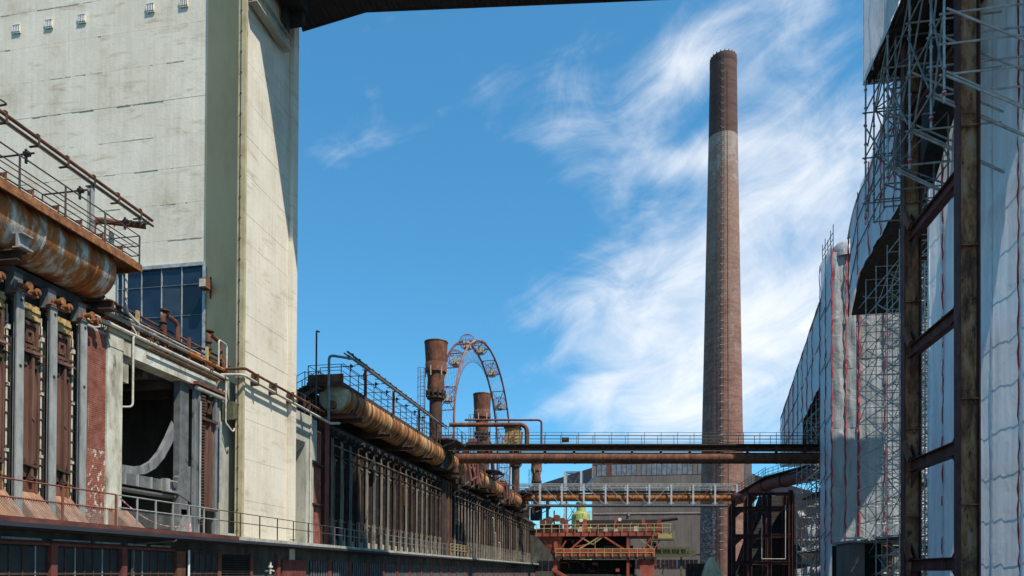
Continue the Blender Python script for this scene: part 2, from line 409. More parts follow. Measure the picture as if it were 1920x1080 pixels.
# ------------------------------------------------------------------ mesh builder
class MB:
    def __init__(s):
        s.v, s.f = [], []

    def add(s, vs_, fs_):
        o = len(s.v)
        s.v.extend(vs_)
        s.f.extend([tuple(i + o for i in f) for f in fs_])

    def box(s, x0, x1, y0, y1, z0, z1):
        s.add([(x0, y0, z0), (x1, y0, z0), (x1, y1, z0), (x0, y1, z0), (x0, y0, z1), (x1, y0, z1), (x1, y1, z1), (x0, y1, z1)],
              [(0, 3, 2, 1), (4, 5, 6, 7), (0, 1, 5, 4), (1, 2, 6, 5), (2, 3, 7, 6), (3, 0, 4, 7)])
        return s

    def beam(s, p, q, w, h=None, up=(0, 0, 1)):
        h = w if h is None else h
        p, q = Vector(p), Vector(q)
        d = (q - p).normalized()
        u = Vector(up)
        if abs(d.dot(u)) > 0.98:
            u = Vector((0, 1, 0)) if abs(d.y) < 0.9 else Vector((1, 0, 0))
        a = d.cross(u).normalized()
        b = a.cross(d).normalized()
        vs_ = []
        for c in (p, q):
            for i, j in ((-1, -1), (1, -1), (1, 1), (-1, 1)):
                vs_.append(tuple(c + a * (i * w / 2) + b * (j * h / 2)))
        s.add(vs_, [(3, 2, 1, 0), (4, 5, 6, 7), (0, 1, 5, 4), (1, 2, 6, 5), (2, 3, 7, 6), (3, 0, 4, 7)])
        return s

    def ibeam(s, p, q, w, h, t=0.03, up=(0, 0, 1)):
        """flanges of width w, lying apart by h along up"""
        p, q = Vector(p), Vector(q)
        d = (q - p).normalized()
        u = Vector(up)
        a = d.cross(u).normalized()
        b = a.cross(d).normalized()
        for sg in (-1, 1):
            o = b * (sg * (h - t) / 2)
            s.beam(p + o, q + o, w, t, up)
        s.beam(p, q, t, h - 2 * t - 0.002, up)
        return s

    def tube(s, pts, r, n=8, closed=False, caps=True):
        pts = [Vector(p) for p in pts]
        k = len(pts)
        rs = r if isinstance(r, (list, tuple)) else [r] * k
        tang = []
        for i in range(k):
            if closed:
                t = pts[(i + 1) % k] - pts[i - 1]
            elif i == 0:
                t = pts[1] - pts[0]
            elif i == k - 1:
                t = pts[-1] - pts[-2]
            else:
                t = (pts[i + 1] - pts[i]).normalized() + (pts[i] - pts[i - 1]).normalized()
            tang.append(t.normalized())
        u = Vector((0, 0, 1)) if abs(tang[0].z) < 0.9 else Vector((1, 0, 0))
        a = tang[0].cross(u).normalized()
        vs_, fs_ = [], []
        for i in range(k):
            t = tang[i]
            a = (a - t * a.dot(t)).normalized()
            b = t.cross(a)
            for j in range(n):
                an = 2 * math.pi * j / n
                vs_.append(tuple(pts[i] + (a * math.cos(an) + b * math.sin(an)) * rs[i]))
        for i in range(k if closed else k - 1):
            i2 = (i + 1) % k
            for j in range(n):
                j2 = (j + 1) % n
                fs_.append((i * n + j, i * n + j2, i2 * n + j2, i2 * n + j))
        if caps and not closed:
            fs_.append(tuple(range(n - 1, -1, -1)))
            fs_.append(tuple((k - 1) * n + j for j in range(n)))
        s.add(vs_, fs_)
        return s

    def elbow(s, pts, r, bend=0.4, n=8, seg=4):
        """tube with rounded corners"""
        P_ = [Vector(p) for p in pts]
        out = [P_[0]]
        for i in range(1, len(P_) - 1):
            a = (P_[i - 1] - P_[i])
            b = (P_[i + 1] - P_[i])
            k = min(bend, a.length * 0.45, b.length * 0.45)
            p0, p1 = P_[i] + a.normalized() * k, P_[i] + b.normalized() * k
            for j in range(seg + 1):
                t = j / seg
                out.append(p0.lerp(P_[i], t).lerp(P_[i].lerp(p1, t), t))
        out.append(P_[-1])
        return s.tube(out, r, n)

    def lathe(s, prof, c, n=24, axis='Z', caps=True):
        """prof: (radius, height along axis)"""
        vs_, fs_ = [], []
        for r, h in prof:
            for j in range(n):
                an = 2 * math.pi * j / n
                x, y = r * math.cos(an), r * math.sin(an)
                if axis == 'Z':
                    vs_.append((c[0] + x, c[1] + y, c[2] + h))
                elif axis == 'Y':
                    vs_.append((c[0] - x, c[1] + h, c[2] + y))
                else:
                    vs_.append((c[0] + h, c[1] + x, c[2] + y))
        for i in range(len(prof) - 1):
            for j in range(n):
                j2 = (j + 1) % n
                fs_.append((i * n + j, i * n + j2, (i + 1) * n + j2, (i + 1) * n + j))
        if caps:
            fs_.append(tuple(range(n - 1, -1, -1)))
            fs_.append(tuple((len(prof) - 1) * n + j for j in range(n)))
        s.add(vs_, fs_)
        return s

    def prism(s, poly, off):
        """poly: list of 3D points (planar), off: extrusion vector"""
        k = len(poly)
        o = Vector(off)
        vs_ = [tuple(p) for p in poly] + [tuple(Vector(p) + o) for p in poly]
        s.add(vs_, [tuple(range(k - 1, -1, -1)), tuple(range(k, 2 * k))] +
              [(i, (i + 1) % k, k + (i + 1) % k, k + i) for i in range(k)])
        return s

    def mesh(s, name, mat, origin=(0, 0, 0), smooth=False, bevel=0):
        me = bpy.data.meshes.new(name)
        ox, oy, oz = origin
        me.from_pydata([(x - ox, y - oy, z - oz) for x, y, z in s.v], [], s.f)
        me.materials.append(M[mat] if isinstance(mat, str) else mat)
        if smooth:
            me.polygons.foreach_set('use_smooth', [True] * len(me.polygons))
        me.update()
        return me


W = {}      # world place of each object (parents only shift)


def link(o, parent, world):
    COL.objects.link(o)
    W[o.name] = Vector(world)
    if parent is not None:
        o.parent = parent
        o.location = Vector(world) - W[parent.name]
    else:
        o.location = world
    return o


def thing(name, label, cat, loc, group=None):
    o = bpy.data.objects.new(name, None)
    o.empty_display_size = 0.5
    o['label'], o['category'] = label, cat
    if group:
        o['group'] = group
    return link(o, None, loc)


def part(name, mb, mat, parent, smooth=False, kind=None, label=None):
    org = W[parent.name] if parent is not None else Vector((0, 0, 0))
    me = mb.mesh(name, mat, org, smooth)
    o = bpy.data.objects.new(name, me)
    link(o, parent, org)
    if smooth:
        md = o.modifiers.new('edge', 'EDGE_SPLIT')
        md.split_angle = R(40)
    if kind:
        o['kind'] = kind
    if label:
        o['label'] = label
    return o


def solo(name, mb, mat, label, cat, loc, group=None, smooth=False):
    me = mb.mesh(name, mat, loc, smooth)
    o = bpy.data.objects.new(name, me)
    o['label'], o['category'] = label, cat
    if group:
        o['group'] = group
    return link(o, None, loc)


def inst(name, me, parent, world, rotz=None):
    o = bpy.data.objects.new(name, me)
    link(o, parent, world)
    if rotz:
        o.rotation_euler.z = rotz
    return o


def structure(name, mb, mat):
    o = bpy.data.objects.new(name, mb.mesh(name, mat))
    o['kind'] = 'structure'
    return link(o, None, (0, 0, 0))


def fold(u, v, k):
    return (math.sin(u * 2.1 + k) * 0.5 + math.sin(u * 5.3 + v * 0.7 + k * 2) * 0.3 + math.sin(v * 1.7 + u * 0.9 + k * 3) * 0.35
            + math.sin(u * 9.7 - v * 1.9 + k * 5) * 0.14)


def sheet(p, u, v, nu, nv, amp, k, edge=0.3):
    """wrinkled cloth: corner p, edge vectors u, v"""
    p, u, v = Vector(p), Vector(u), Vector(v)
    n = u.cross(v).normalized()
    lu, lv = u.length, v.length
    mb = MB()
    vs_ = []
    for j in range(nv + 1):
        for i in range(nu + 1):
            a, b = i / nu, j / nv
            w = math.sin(math.pi * a) ** 0.5 * (edge + (1 - edge) * math.sin(math.pi * b) ** 0.5) if 0 < a < 1 else 0
            vs_.append(tuple(p + u * a + v * b + n * (amp * w * (0.4 + fold(a * lu, b * lv, k)))))
    mb.add(vs_, [(j * (nu + 1) + i, j * (nu + 1) + i + 1, (j + 1) * (nu + 1) + i + 1, (j + 1) * (nu + 1) + i)
                 for j in range(nv) for i in range(nu)])
    return mb


def railing(root, a, b, posts, h, mat, rails=(1.0, 0.55), r=0.025, pw=0.045, every=None, toe=None):
    """straight handrail from a to b; posts are parts of their own"""
    a, b = Vector(a), Vector(b)
    mb = MB().box(-pw / 2, pw / 2, -pw / 2, pw / 2, 0, h)
    me = mb.mesh('post', mat)
    for i in range(posts):
        t = i / (posts - 1)
        inst('post', me, root, a.lerp(b, t))
    for i, k in enumerate(rails):
        o = Vector((0, 0, h * k))
        part('handrail' if i == 0 else 'mid_rail', MB().tube([a + o, b + o], r, 6), mat, root)
    if toe:
        o = Vector((0, 0, 0.06))
        part('toe_board', MB().beam(a + o, b + o, 0.02, 0.12), toe, root)


def chain_link(y0, y1, x, z0, z1, s=0.09, r=0.005):
    mb = MB()
    n = int((y1 - y0 + (z1 - z0)) / s)
    h = z1 - z0
    for i in range(n):
        for sg in (1, -1):
            ys, ye = y0 - h + i * s, y0 + i * s
            za, zb = z0, z1
            if ys < y0:
                za = z0 + (y0 - ys)
                ys = y0
            if ye > y1:
                zb = z1 - (ye - y1)
                ye = y1
            if zb - za < 0.02:
                continue
            if sg < 0:
                ys, ye = y0 + y1 - ys, y0 + y1 - ye
            mb.beam((x + sg * r * 0.6, ys, za), (x + sg * r * 0.6, ye, zb), r * 2, r * 1.2)
    return mb

# ================================================================== setting
gm = MB()
gm.add([(-1500, -600, 0), (1500, -600, 0), (1500, 2500, 0), (-1500, 2500, 0)], [(0, 1, 2, 3)])
structure('ground', gm, 'ground')


# ------------------------------------------------------------------ coal tower
def coal_tower():
    t = thing('coal_tower', 'tall pale concrete coal tower with a projecting corner fin, left of the sky', 'tower', (-19, 31, 0))
    core = MB().box(-52, -19.06, 32.56, 35.2, 0, 46)
    part('tower_core', core, 'joint', t)
    zs = [3.0, 5.1, 7.1, 9.05, 10.6, 12.3, 14.1, 15.8, 17.58, 18.95, 20.85, 22.72, 24.45, 26.35, 28.3, 30.25, 32.2, 34.1, 36, 37.9, 39.8, 41.7, 43.6, 46]
    for i in range(len(zs) - 1):
        a, b = zs[i] + 0.006, zs[i + 1] - 0.006
        y = 32.545 + random.uniform(-0.006, 0.006)
        spans = [(-52, -22.16)]
        if 10.5 < zs[i] < 17.5:
            spans = [(-52, -27.3)]
        for x0, x1 in spans:
            part('concrete_lift', MB().box(x0, x1, y, 32.56, a, b), 'concrete', t)
            rg = MB()
            xx = max(x0, -37.0)
            while xx < x1 - .3:
                w = random.uniform(.08, .9)
                if random.random() < .30:
                    h = random.uniform(.012, .05)
                    rg.box(xx, min(xx + w, x1 - .02), y - random.uniform(.004, .02), y + .003, a - .004 - h * .5, a + h * .5)
                xx += w
            part('ragged_joint', rg, 'joint_dark', t, kind='stuff')
    part('shade_tint_strip', MB().box(-22.15, -19.06, 32.47, 32.56, 0, 46), 'olive', t)  # added strip, its colour carries a tint for the fin's shadow
    # the street side: one tall wall that runs on past the front as a fin
    fin = part('corner_fin', MB().box(-19.05, -18.79, 30.50, 35.2, 0, 46), 'joint', t)
    part('fin_edge', MB().box(-19.08, -18.80, 30.44, 30.50, 0, 46).box(-18.79, -18.70, 30.46, 30.62, 0, 46), 'concrete_edge', fin)
    for i in range(len(zs) - 1):
        x = -18.775 + random.uniform(-0.006, 0.006)
        part('concrete_lift', MB().box(-18.79, x, 30.63, 34.86, zs[i] + 0.008, zs[i + 1] - 0.008), 'concrete', fin)
    part('rear_edge', MB().box(-19.3, -18.55, 34.88, 35.42, 0, 46), 'concrete', fin)
    # lightning cable with clips along the fin
    cb = MB().tube([(-18.93, 30.42, 3.2), (-18.93, 30.42, 46)], 0.018, 5)
    for k in range(42):
        cb.box(-18.97, -18.89, 30.40, 30.45, 3.6 + k, 3.66 + k)
    part('cable', cb, 'rust_dark', t)
    # big window
    wd = part('window', MB().box(-27.25, -22.18, 32.50, 32.555, 10.4, 17.5), 'soot_iron', t)
    xs = [-27.2, -26.9, -25.77, -24.6, -23.42, -22.22]
    rows = [10.5, 13.2, 14.9, 16.5, 17.42]
    for i in range(5):
        for j in range(4):
            tilt = random.uniform(-0.03, 0.03)
            part('pane', quadpane(xs[i] + .02, xs[i + 1] - .02, 32.45, rows[j] + .02, rows[j + 1] - .02, tilt), random.choice(['glass_blue', 'glass_blue', 'glass_blue2', 'glass_blue3']), wd)
    for x in xs:
        part('mullion', MB().box(x - .022, x + .022, 32.40, 32.50, 10.4, 17.42), 'galv', wd)
    for z in rows[1:-1]:
        part('transom', MB().box(-27.2, -22.2, 32.41, 32.49, z - .012, z + .012), 'galv_dark', wd)
    part('head_flashing', MB().box(-27.3, -22.1, 32.33, 32.55, 17.42, 17.6), 'galv', wd)
    part('jamb', MB().box(-22.19, -22.05, 32.34, 32.55, 10.4, 17.42), 'galv', wd)
    # vents
    for x in (-31.65, -29.6, -25.47, -23.5, -33.7):
        vt = part('vent', MB().box(x - .24, x + .24, 32.47, 32.52, 31.08, 31.55), 'concrete', t)
        fr = MB()
        for k in range(5):
            xx = x - .2 + k * .1
            fr.box(xx - .018, xx + .018, 32.43, 32.475, 31.15, 31.5)
        fr.box(x - .24, x + .24, 32.42, 32.474, 31.5, 31.55)
        part('vent_bars', fr, 'white_paint', vt)
        part('vent_slot', MB().box(x - .2, x + .2, 32.462, 32.469, 31.15, 31.48), 'black', vt)


def quadpane(x0, x1, y, z0, z1, tilt):
    mb = MB()
    mb.add([(x0, y + tilt, z0), (x1, y - tilt, z0), (x1, y + tilt * .5, z1), (x0, y - tilt * .5, z1)], [(0, 1, 2, 3)])
    return mb


coal_tower()

# lamp box on the shaded strip of the tower
lb = thing('wall_lamp', 'small rusty box lamp on the shaded concrete strip beside the blue window', 'lamp', (-21.8, 32.3, 16.2))
part('bracket', MB().beam((-21.8, 32.5, 16.25), (-21.8, 32.1, 16.25), .08).beam((-21.8, 32.44, 15.7), (-21.8, 32.44, 16.8), .06), 'rust_brown', lb)
part('housing', MB().box(-22.02, -21.58, 31.78, 32.2, 16.0, 16.5), 'rust_brown', lb)
part('lens', MB().box(-21.97, -21.63, 31.755, 31.779, 16.06, 16.44), 'pipe_pale', lb)


# ------------------------------------------------------------------ overhead conveyor bridge
def overhead_bridge():
    t = thing('overhead_conveyor_bridge', 'black boarded underside of the conveyor bridge crossing high over the yard', 'bridge', (-15, 33, 31))

    def zs(x):
        return 32.45 - (x + 14.95) * 0.10 if x > -14.95 else 32.45 + (x + 14.95) * 0.15
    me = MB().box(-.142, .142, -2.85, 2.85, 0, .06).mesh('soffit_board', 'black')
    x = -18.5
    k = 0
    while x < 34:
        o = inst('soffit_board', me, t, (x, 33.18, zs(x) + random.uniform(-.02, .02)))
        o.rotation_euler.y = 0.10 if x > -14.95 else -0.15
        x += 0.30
        k += 1
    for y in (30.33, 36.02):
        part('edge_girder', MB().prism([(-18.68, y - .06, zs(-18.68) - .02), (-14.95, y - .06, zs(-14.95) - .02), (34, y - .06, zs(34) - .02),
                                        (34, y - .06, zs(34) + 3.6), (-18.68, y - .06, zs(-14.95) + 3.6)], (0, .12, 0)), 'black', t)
    part('roof', MB().prism([(-18.5, 30.3, 36.2), (34, 30.3, 31.4), (34, 30.3, 31.6), (-18.5, 30.3, 36.4)], (0, 6, 0)), 'roofing', t)
    # bearing beam under the bridge, along the tower wall
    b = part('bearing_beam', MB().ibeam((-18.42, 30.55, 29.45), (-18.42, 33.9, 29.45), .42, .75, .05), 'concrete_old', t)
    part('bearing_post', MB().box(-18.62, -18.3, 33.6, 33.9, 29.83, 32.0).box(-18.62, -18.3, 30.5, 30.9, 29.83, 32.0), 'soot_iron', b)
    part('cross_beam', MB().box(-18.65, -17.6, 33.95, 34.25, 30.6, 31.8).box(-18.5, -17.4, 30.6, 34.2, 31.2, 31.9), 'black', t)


overhead_bridge()

# ------------------------------------------------------------------ service platform with the workshop front below
DK = 3.24


def service_platform():
    t = thing('service_platform', 'long concrete platform with a red edge before the ovens, workshop windows below', 'platform', (-18, 17, 0))
    part('deck_slab', MB().box(-32, -17.95, 5, 131.5, 3.0, DK - .01), 'concrete_old', t)
    part('red_fascia', MB().box(-17.95, -17.87, 5, 28.9, 3.06, DK + .02), 'red_dark0', t)
    part('concrete_fascia', MB().box(-17.95, -17.89, 28.9, 131.5, 3.04, DK + .01), 'concrete_old', t)
    part('gutter', MB().box(-17.94, -17.80, 5, 131.5, 2.96, 3.05).box(-17.82, -17.80, 5, 131.5, 3.05, 3.09), 'roofing', t)
    part('soffit', MB().box(-18.7, -17.94, 5, 131.5, 2.9, 2.995), 'soot_iron', t)
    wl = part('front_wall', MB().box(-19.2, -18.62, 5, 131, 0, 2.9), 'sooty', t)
    # window bays
    bays = [(13.4, 16.3), (16.45, 19.2), (19.5, 22.3), (22.6, 25.3), (26.2, 28.3)]
    for y0, y1 in bays:
        w = part('window', MB().box(-18.62, -18.58, y0, y1, .5, 2.46), 'soot_iron', t)
        nn = int(round((y1 - y0) / 0.43))
        for i in range(nn):
            a, b = y0 + (y1 - y0) * i / nn, y0 + (y1 - y0) * (i + 1) / nn
            tl = random.uniform(-.006, .006)
            mb = MB()
            mb.add([(-18.56 + tl, a + .02, .55), (-18.56 - tl, b - .02, .55), (-18.56 + tl, b - .02, 2.42), (-18.56 - tl, a + .02, 2.42)], [(0, 1, 2, 3)])
            part('pane', mb, 'glass_dirty', w)
            part('glazing_bar', MB().box(-18.575, -18.53, a - .018, a + .018, .5, 2.44), random.choice(['steel_grey', 'rust_dark', 'rust_dark']), w)
        part('transom', MB().box(-18.57, -18.525, y0, y1, 1.55, 1.6), 'rust_dark', w)
    for y in (13.25, 16.38, 19.35, 22.45):
        part('red_post', MB().box(-18.62, -18.42, y - .12, y + .12, 0, 2.55), 'red_oxide', t)
    part('red_lintel', MB().box(-18.62, -18.46, 5, 25.3, 2.47, 2.56), 'red_oxide', t)
    part('rusty_post', MB().box(-18.62, -18.45, 25.4, 25.95, 0, 2.5), 'rust_brown', t)
    part('white_pipe', MB().tube([(-18.4, 26.08, 0), (-18.4, 26.08, 2.55)], .045, 8), 'white_paint', t)
    mb = MB()
    y = 6.0
    while y < 25.0:
        d = random.uniform(.5, 1.6)
        mb.box(-18.5, -18.36, y, y + d, 2.62 + random.uniform(-.01, .01), 2.68)
        y += d + random.uniform(.1, .5)
    part('cable_duct', mb, 'galv_dark', t)
    part('cable_tray', MB().box(-18.52, -18.38, 5, 28.4, 2.57, 2.615), 'soot_iron', t)
    part('downpipe', MB().elbow([(-17.86, 24.5, 2.98), (-17.86, 24.5, 2.86), (-18.5, 22.9, 2.66), (-18.5, 22.9, 0)], .045, .15), 'rail_dark', t)
    lv = part('louvre', MB().box(-18.62, -18.6, 28.55, 31.0, 1.0, 2.45), 'black', t)
    for k in range(13):
        part('slat', MB().prism([(-18.60, 28.6, 1.05 + k * .11), (-18.5, 28.6, 1.02 + k * .11), (-18.5, 28.6, 1.035 + k * .11), (-18.60, 28.6, 1.065 + k * .11)], (0, 2.35, 0)), 'soot_iron', lv)
    for y in (28.45, 31.05):
        part('brick_jamb', MB().box(-18.6, -18.52, y - .12, y + .12, 0, 2.5), 'rust_brown', t)
    part('red_post', MB().box(-18.62, -18.4, 33.3, 33.6, 0, 2.5), 'red_oxide', t)
    d = part('red_door', MB().box(-18.62, -18.5, 34.0, 36.6, 0, 2.28), 'red_oxide', t)
    part('door_rail', MB().box(-18.5, -18.46, 34.0, 36.6, 2.2, 2.3).box(-18.5, -18.47, 35.27, 35.33, 0, 2.2), 'red_oxide', d)
    # valve on the wall
    part('valve', MB().lathe([(.06, 0), (.06, .3), (.12, .32), (.12, .4), (.05, .42), (.05, .6)], (-18.3, 32.4, 1.55), 10).tube([(-18.6, 32.4, 1.7), (-18.1, 32.4, 1.7)], .05), 'pipe_pale', t)
    y = 37.2
    k = 0
    while y < 128:
        w = part('barred_window', MB().box(-18.62, -18.6, y, y + 2.2, .4, 2.3), 'glass_navy', t)
        mb = MB()
        for i in range(7):
            yy = y + .1 + i * .33
            mb.box(-18.6, -18.55, yy, yy + .12, .4, 2.3)
        part('bars', mb, 'steel_machine', w)
        part('red_pier', MB().box(-18.62, -18.5, y + 2.25, y + 2.75, 0, 2.4), 'red_oxide', t)
        y += 3.0
        k += 1


service_platform()

# railings on the platform
r1 = thing('platform_railing', 'rust red railing with chain link in front of the nearest oven doors', 'railing', (-18.02, 17, DK))
railing(r1, (-18.02, 12.35, DK), (-18.02, 21.5, DK), 5, 1.1, 'rail_rust', (1.0, .52), .028, .06)
part('chain_link', chain_link(12.4, 21.4, -18.04, DK + .05, DK + .62), 'galv_dark', r1, kind='stuff')
r2 = thing('platform_railing', 'pale grey railing with chain link in front of the dark portal', 'railing', (-18.02, 24, DK))
railing(r2, (-18.02, 21.56, DK), (-18.02, 27.5, DK), 7, 1.1, 'steel_grey', (1.0, .6), .028, .05)
part('chain_link', chain_link(21.6, 25.5, -18.04, DK + .05, DK + .62), 'galv_dark', r2, kind='stuff')
r3 = thing('platform_railing', 'thin dark railing on the platform below the tower wall', 'railing', (-18.02, 32, DK))
railing(r3, (-18.02, 27.56, DK), (-18.02, 39.2, DK), 8, 1.1, 'rail_dark', (1.0, .6), .022, .045)
r4 = thing('platform_railing', 'thin pale railing running along the far battery of oven doors', 'railing', (-18.02, 60, DK))
railing(r4, (-18.02, 39.26, DK), (-18.02, 128, DK), 62, 1.1, 'galv_dark', (1.0, .6), .022, .045)
# ochre ladder-like railing piece by the far ovens
r5 = thing('gangway_railing', 'short ochre railing standing by the far oven doors', 'railing', (-18.3, 70, DK))
railing(r5, (-18.35, 66.5, DK), (-18.35, 76, DK), 8, 1.25, 'rail_ochre', (1.0, .75, .5), .03, .06)

tp = MB()
pts = [(-18.06, 21.75 + 3.9 * i / 16, DK + 1.0 - 2.4 * (i / 16) + 1.75 * (i / 16) ** 2) for i in range(17)]
tp.tube(pts, .022, 5)
tp.box(-18.09, -18.03, 25.62, 25.70, DK + .05, DK + .36)
solo('barrier_tape', tp, 'tape', 'sagging red and white barrier tape tied across the portal railing', 'barrier tape', (-18.06, 23.5, DK))


# ------------------------------------------------------------------ the near oven battery
def near_battery():
    t = thing('coke_oven_battery', 'near coke oven battery with brown doors between tall grey steel posts, far left', 'oven battery', (-19.8, 18, DK))
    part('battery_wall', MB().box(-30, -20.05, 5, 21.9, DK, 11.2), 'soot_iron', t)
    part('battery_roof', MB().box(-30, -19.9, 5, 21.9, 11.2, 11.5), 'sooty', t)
    part('charging_deck', MB().box(-30, -20.85, 5, 23.3, 11.5, 13.1), 'soot_iron', t)
    P0 = 1.295
    posts = [21.57 - P0 * i for i in range(7)]
    # shared pieces, origin on the oven axis at deck height, x measured from the wall front
    post = MB().box(.0, .05, -.135, .135, 0, 7.25).box(-.2, .0, -.02, .02, 0, 7.25).mesh('grey_post', 'steel_grey')
    hole = MB().lathe([(.05, -.004), (.05, .004)], (.062, 0, 4.95), 10, 'X').lathe([(.05, -.004), (.05, .004)], (.062, .02, 7.05), 10, 'X').mesh('hole', 'black')
    cap = MB().box(-.4, .1, -.17, .17, 7.25, 7.31).box(-.38, -.05, -.16, .16, 7.31, 7.9).mesh('post_head', 'steel_machine')
    spring = MB().lathe([(.12, 0), (.12, .05), (.085, .06), (.085, .3), (.12, .31), (.12, .36)], (-.02, .05, 7.5), 14, 'X')
    spring.lathe([(.09, 0), (.09, .25), (.12, .26), (.12, .3), (.05, .31), (.05, .36)], (-.02, .42, 7.44), 12, 'X').box(-.1, .1, -.2, .62, 7.33, 7.385)
    spring = spring.mesh('tie_rod_spring', 'rust_mid', smooth=False)
    door = MB()
    # waisted iron door, two leaves either side of a ridge
    for sg in (-1, 1):
        door.prism([(.0, sg * .04, 1.55), (.0, sg * .24, 1.75), (.0, sg * .31, 3.2), (.0, sg * .31, 4.2), (.0, sg * .12, 5.45), (.0, sg * .04, 5.5)][::sg], (.16, 0, 0))
        door.box(.0, .22, sg * .30 - .03, sg * .30 + .03, 1.9, 5.0)
    door = door.mesh('oven_door', 'door')
    back = MB().box(-.14, -.02, -.38, .38, .7, 6.9).mesh('door_back', 'soot_iron')
    ridge = MB().box(.16, .30, -.045, .045, 1.5, 5.5).lathe([(.05, 0), (.05, .04)], (.3, 0, 3.4), 10, 'X').mesh('door_ridge', 'door')
    latch = MB()
    latch.prism([(.05, -.36, 0), (.34, -.3, -.04), (.34, .22, -.12), (.05, .42, -.1)], (0, 0, .09))
    for y in (-.2, 0, .2):
        latch.lathe([(.05, 0), (.05, .05), (.03, .05), (.03, .11)], (.2, y, .06), 8)
    latch.box(.1, .28, -.05, .05, -.5, .02).box(.04, .2, -.28, -.14, -.42, -.02).box(.04, .2, .1, .26, -.45, -.08)
    latch = latch.mesh('latch_plate', 'rust_dark')
    lev = MB().box(.0, .06, -.33, .36, 5.75, 6.6)
    for a, b, c, d in ((-.33, .36, 6.48, 6.6), (-.33, .36, 5.75, 5.85), (-.33, -.22, 5.85, 6.48), (.26, .36, 5.85, 6.48), (-.12, .18, 6.25, 6.33), (-.12, -.05, 5.95, 6.25), (.1, .18, 5.95, 6.25), (-.12, .18, 5.92, 5.99)):
        lev.box(.06, .13, a, b, c, d)
    lev = lev.mesh('leveller_door', 'door')
    lip = MB().prism([(.0, -.36, 5.72), (.36, -.36, 5.5), (.36, -.36, 5.54), (.0, -.36, 5.78)], (0, .74, 0)).mesh('lip', 'door')
    ledge = MB()
    for k in range(4):
        ledge.box(-.05 - .02 * k, .10 - .05 * (k % 2), -.45, .45, 6.72 + k * .13, 6.72 + k * .13 + .115)
    ledge = ledge.mesh('ledge_bricks', 'frame_ochre')
    sill = MB().prism([(.0, -.45, 1.0), (.12, -.45, 1.0), (.95, -.45, .06), (.95, -.45, .0), (.0, -.45, .0)], (0, .9, 0)).mesh('sill_plate', 'dusty_rust')
    lower = MB().box(.0, .12, -.3, .3, .9, 1.4).box(.0, .16, -.34, -.26, .6, 1.45).box(.0, .16, .26, .34, .6, 1.45).mesh('door_foot', 'rust_brown')
    frame = MB().box(-.02, .05, .39, .47, .4, 6.9).box(-.02, .05, -.47, -.39, .4, 6.9)
    frame = frame.mesh('door_frame', 'frame_ochre')
    flange = MB().box(-.08, .0, .47, .56, .3, 7.0).box(-.08, .0, -.56, -.47, .3, 7.0).mesh('frame_flange', 'soot_iron')
    gline = MB().tube([(.1, .5, 1.2), (.1, .5, 6.6)], .028, 6).tube([(.04, .54, .6), (.04, .54, 6.9)], .02, 6).box(.05, .16, .46, .56, 2.2, 2.3).box(.05, .16, .46, .56, 4.3, 4.4).box(.05, .16, .46, .56, 6.1, 6.25).mesh('gas_line', 'pipe_pale')
    hook = MB().tube([(-.02, 0, 0), (.1, .02, .01), (.16, .09, .0), (.14, .15, -.05)], .022, 6).lathe([(.05, 0), (.05, .05)], (.05, .03, -.02), 8, 'X').mesh('hook', 'rust_dark')
    shelf = MB().box(-.3, .02, .42, .56, 0, .04).prism([(-.2, .43, .04), (.0, .43, .04), (-.2, .43, .2)], (0, .1, 0)).mesh('shelf_plate', 'rust_orange')
    for i, y in enumerate(posts):
        p = inst('grey_post', post, t, (-19.46, y, DK))
        inst('post_hole', hole, p, (-19.46, y, DK))
        inst('post_head', cap, p, (-19.46, y, DK))
        inst('tie_rod_spring', spring, p, (-19.46, y, DK))
    for i, y in enumerate(posts[:-1]):
        yc = y - P0 / 2
        b = (-19.86, yc, DK)
        inst('door_back', back, t, b)
        dr = inst('oven_door', door, t, b)
        inst('door_ridge', ridge, dr, b)
        inst('latch_plate', latch, dr, (b[0], yc, DK + 5.6 - .05))
        inst('latch_plate', latch, dr, (b[0], yc, DK + 1.95 - .05))
        lv = inst('leveller_door', lev, t, b)
        inst('lip', lip, lv, b)
        inst('ledge_bricks', ledge, t, b)
        inst('sill_plate', sill, t, b)
        inst('door_foot', lower, t, b)
        fr = inst('door_frame', frame, t, b)
        inst('frame_flange', flange, fr, b)
        inst('gas_line', gline, t, b)
        for k in range(11):
            inst('hook', hook, fr, (b[0], yc + .4 + random.uniform(-.02, .02), DK + 1.5 + k * .48 + random.uniform(-.08, .08)))
        for k in range(3):
            inst('shelf_plate', shelf, fr, (b[0], yc, DK + 2.6 + k * .85))


near_battery()


# ------------------------------------------------------------------ collecting mains (the big rusty tanks)
def walkway_with_rails(t, x0, x1, y0, y1, z, fascia, nposts, nmat='rail_dark'):
    wk = part('walkway', MB().box(x0, x1, y0, y1, z - .06, z), 'rust_brown', t)
    mb = MB()
    for x, w in ((x1, .08), (x0, .08)):
        mb.box(x - .03, x + .03, y0, y1, z - .24, z + .02)
    mb.box(x0 + .04, x1 - .04, y0 - .03, y0 + .03, z - .24, z + .02).box(x0 + .04, x1 - .04, y1 - .03, y1 + .03, z - .24, z + .02)
    part('walkway_edge', mb, fascia, wk)
    for x in (x0 + .05, x1 - .05):
        railing(wk, (x, y0 + .05, z), (x, y1 - .05, z), nposts, 1.1, nmat, (1.0, .66, .33), .02, .045)
    for y in (y0 + .05, y1 - .05):
        for k in (1.0, .66, .33):
            part('end_rail', MB().tube([(x0 + .05, y, z + 1.1 * k), (x1 - .05, y, z + 1.1 * k)], .02, 6), nmat, wk)
    return wk


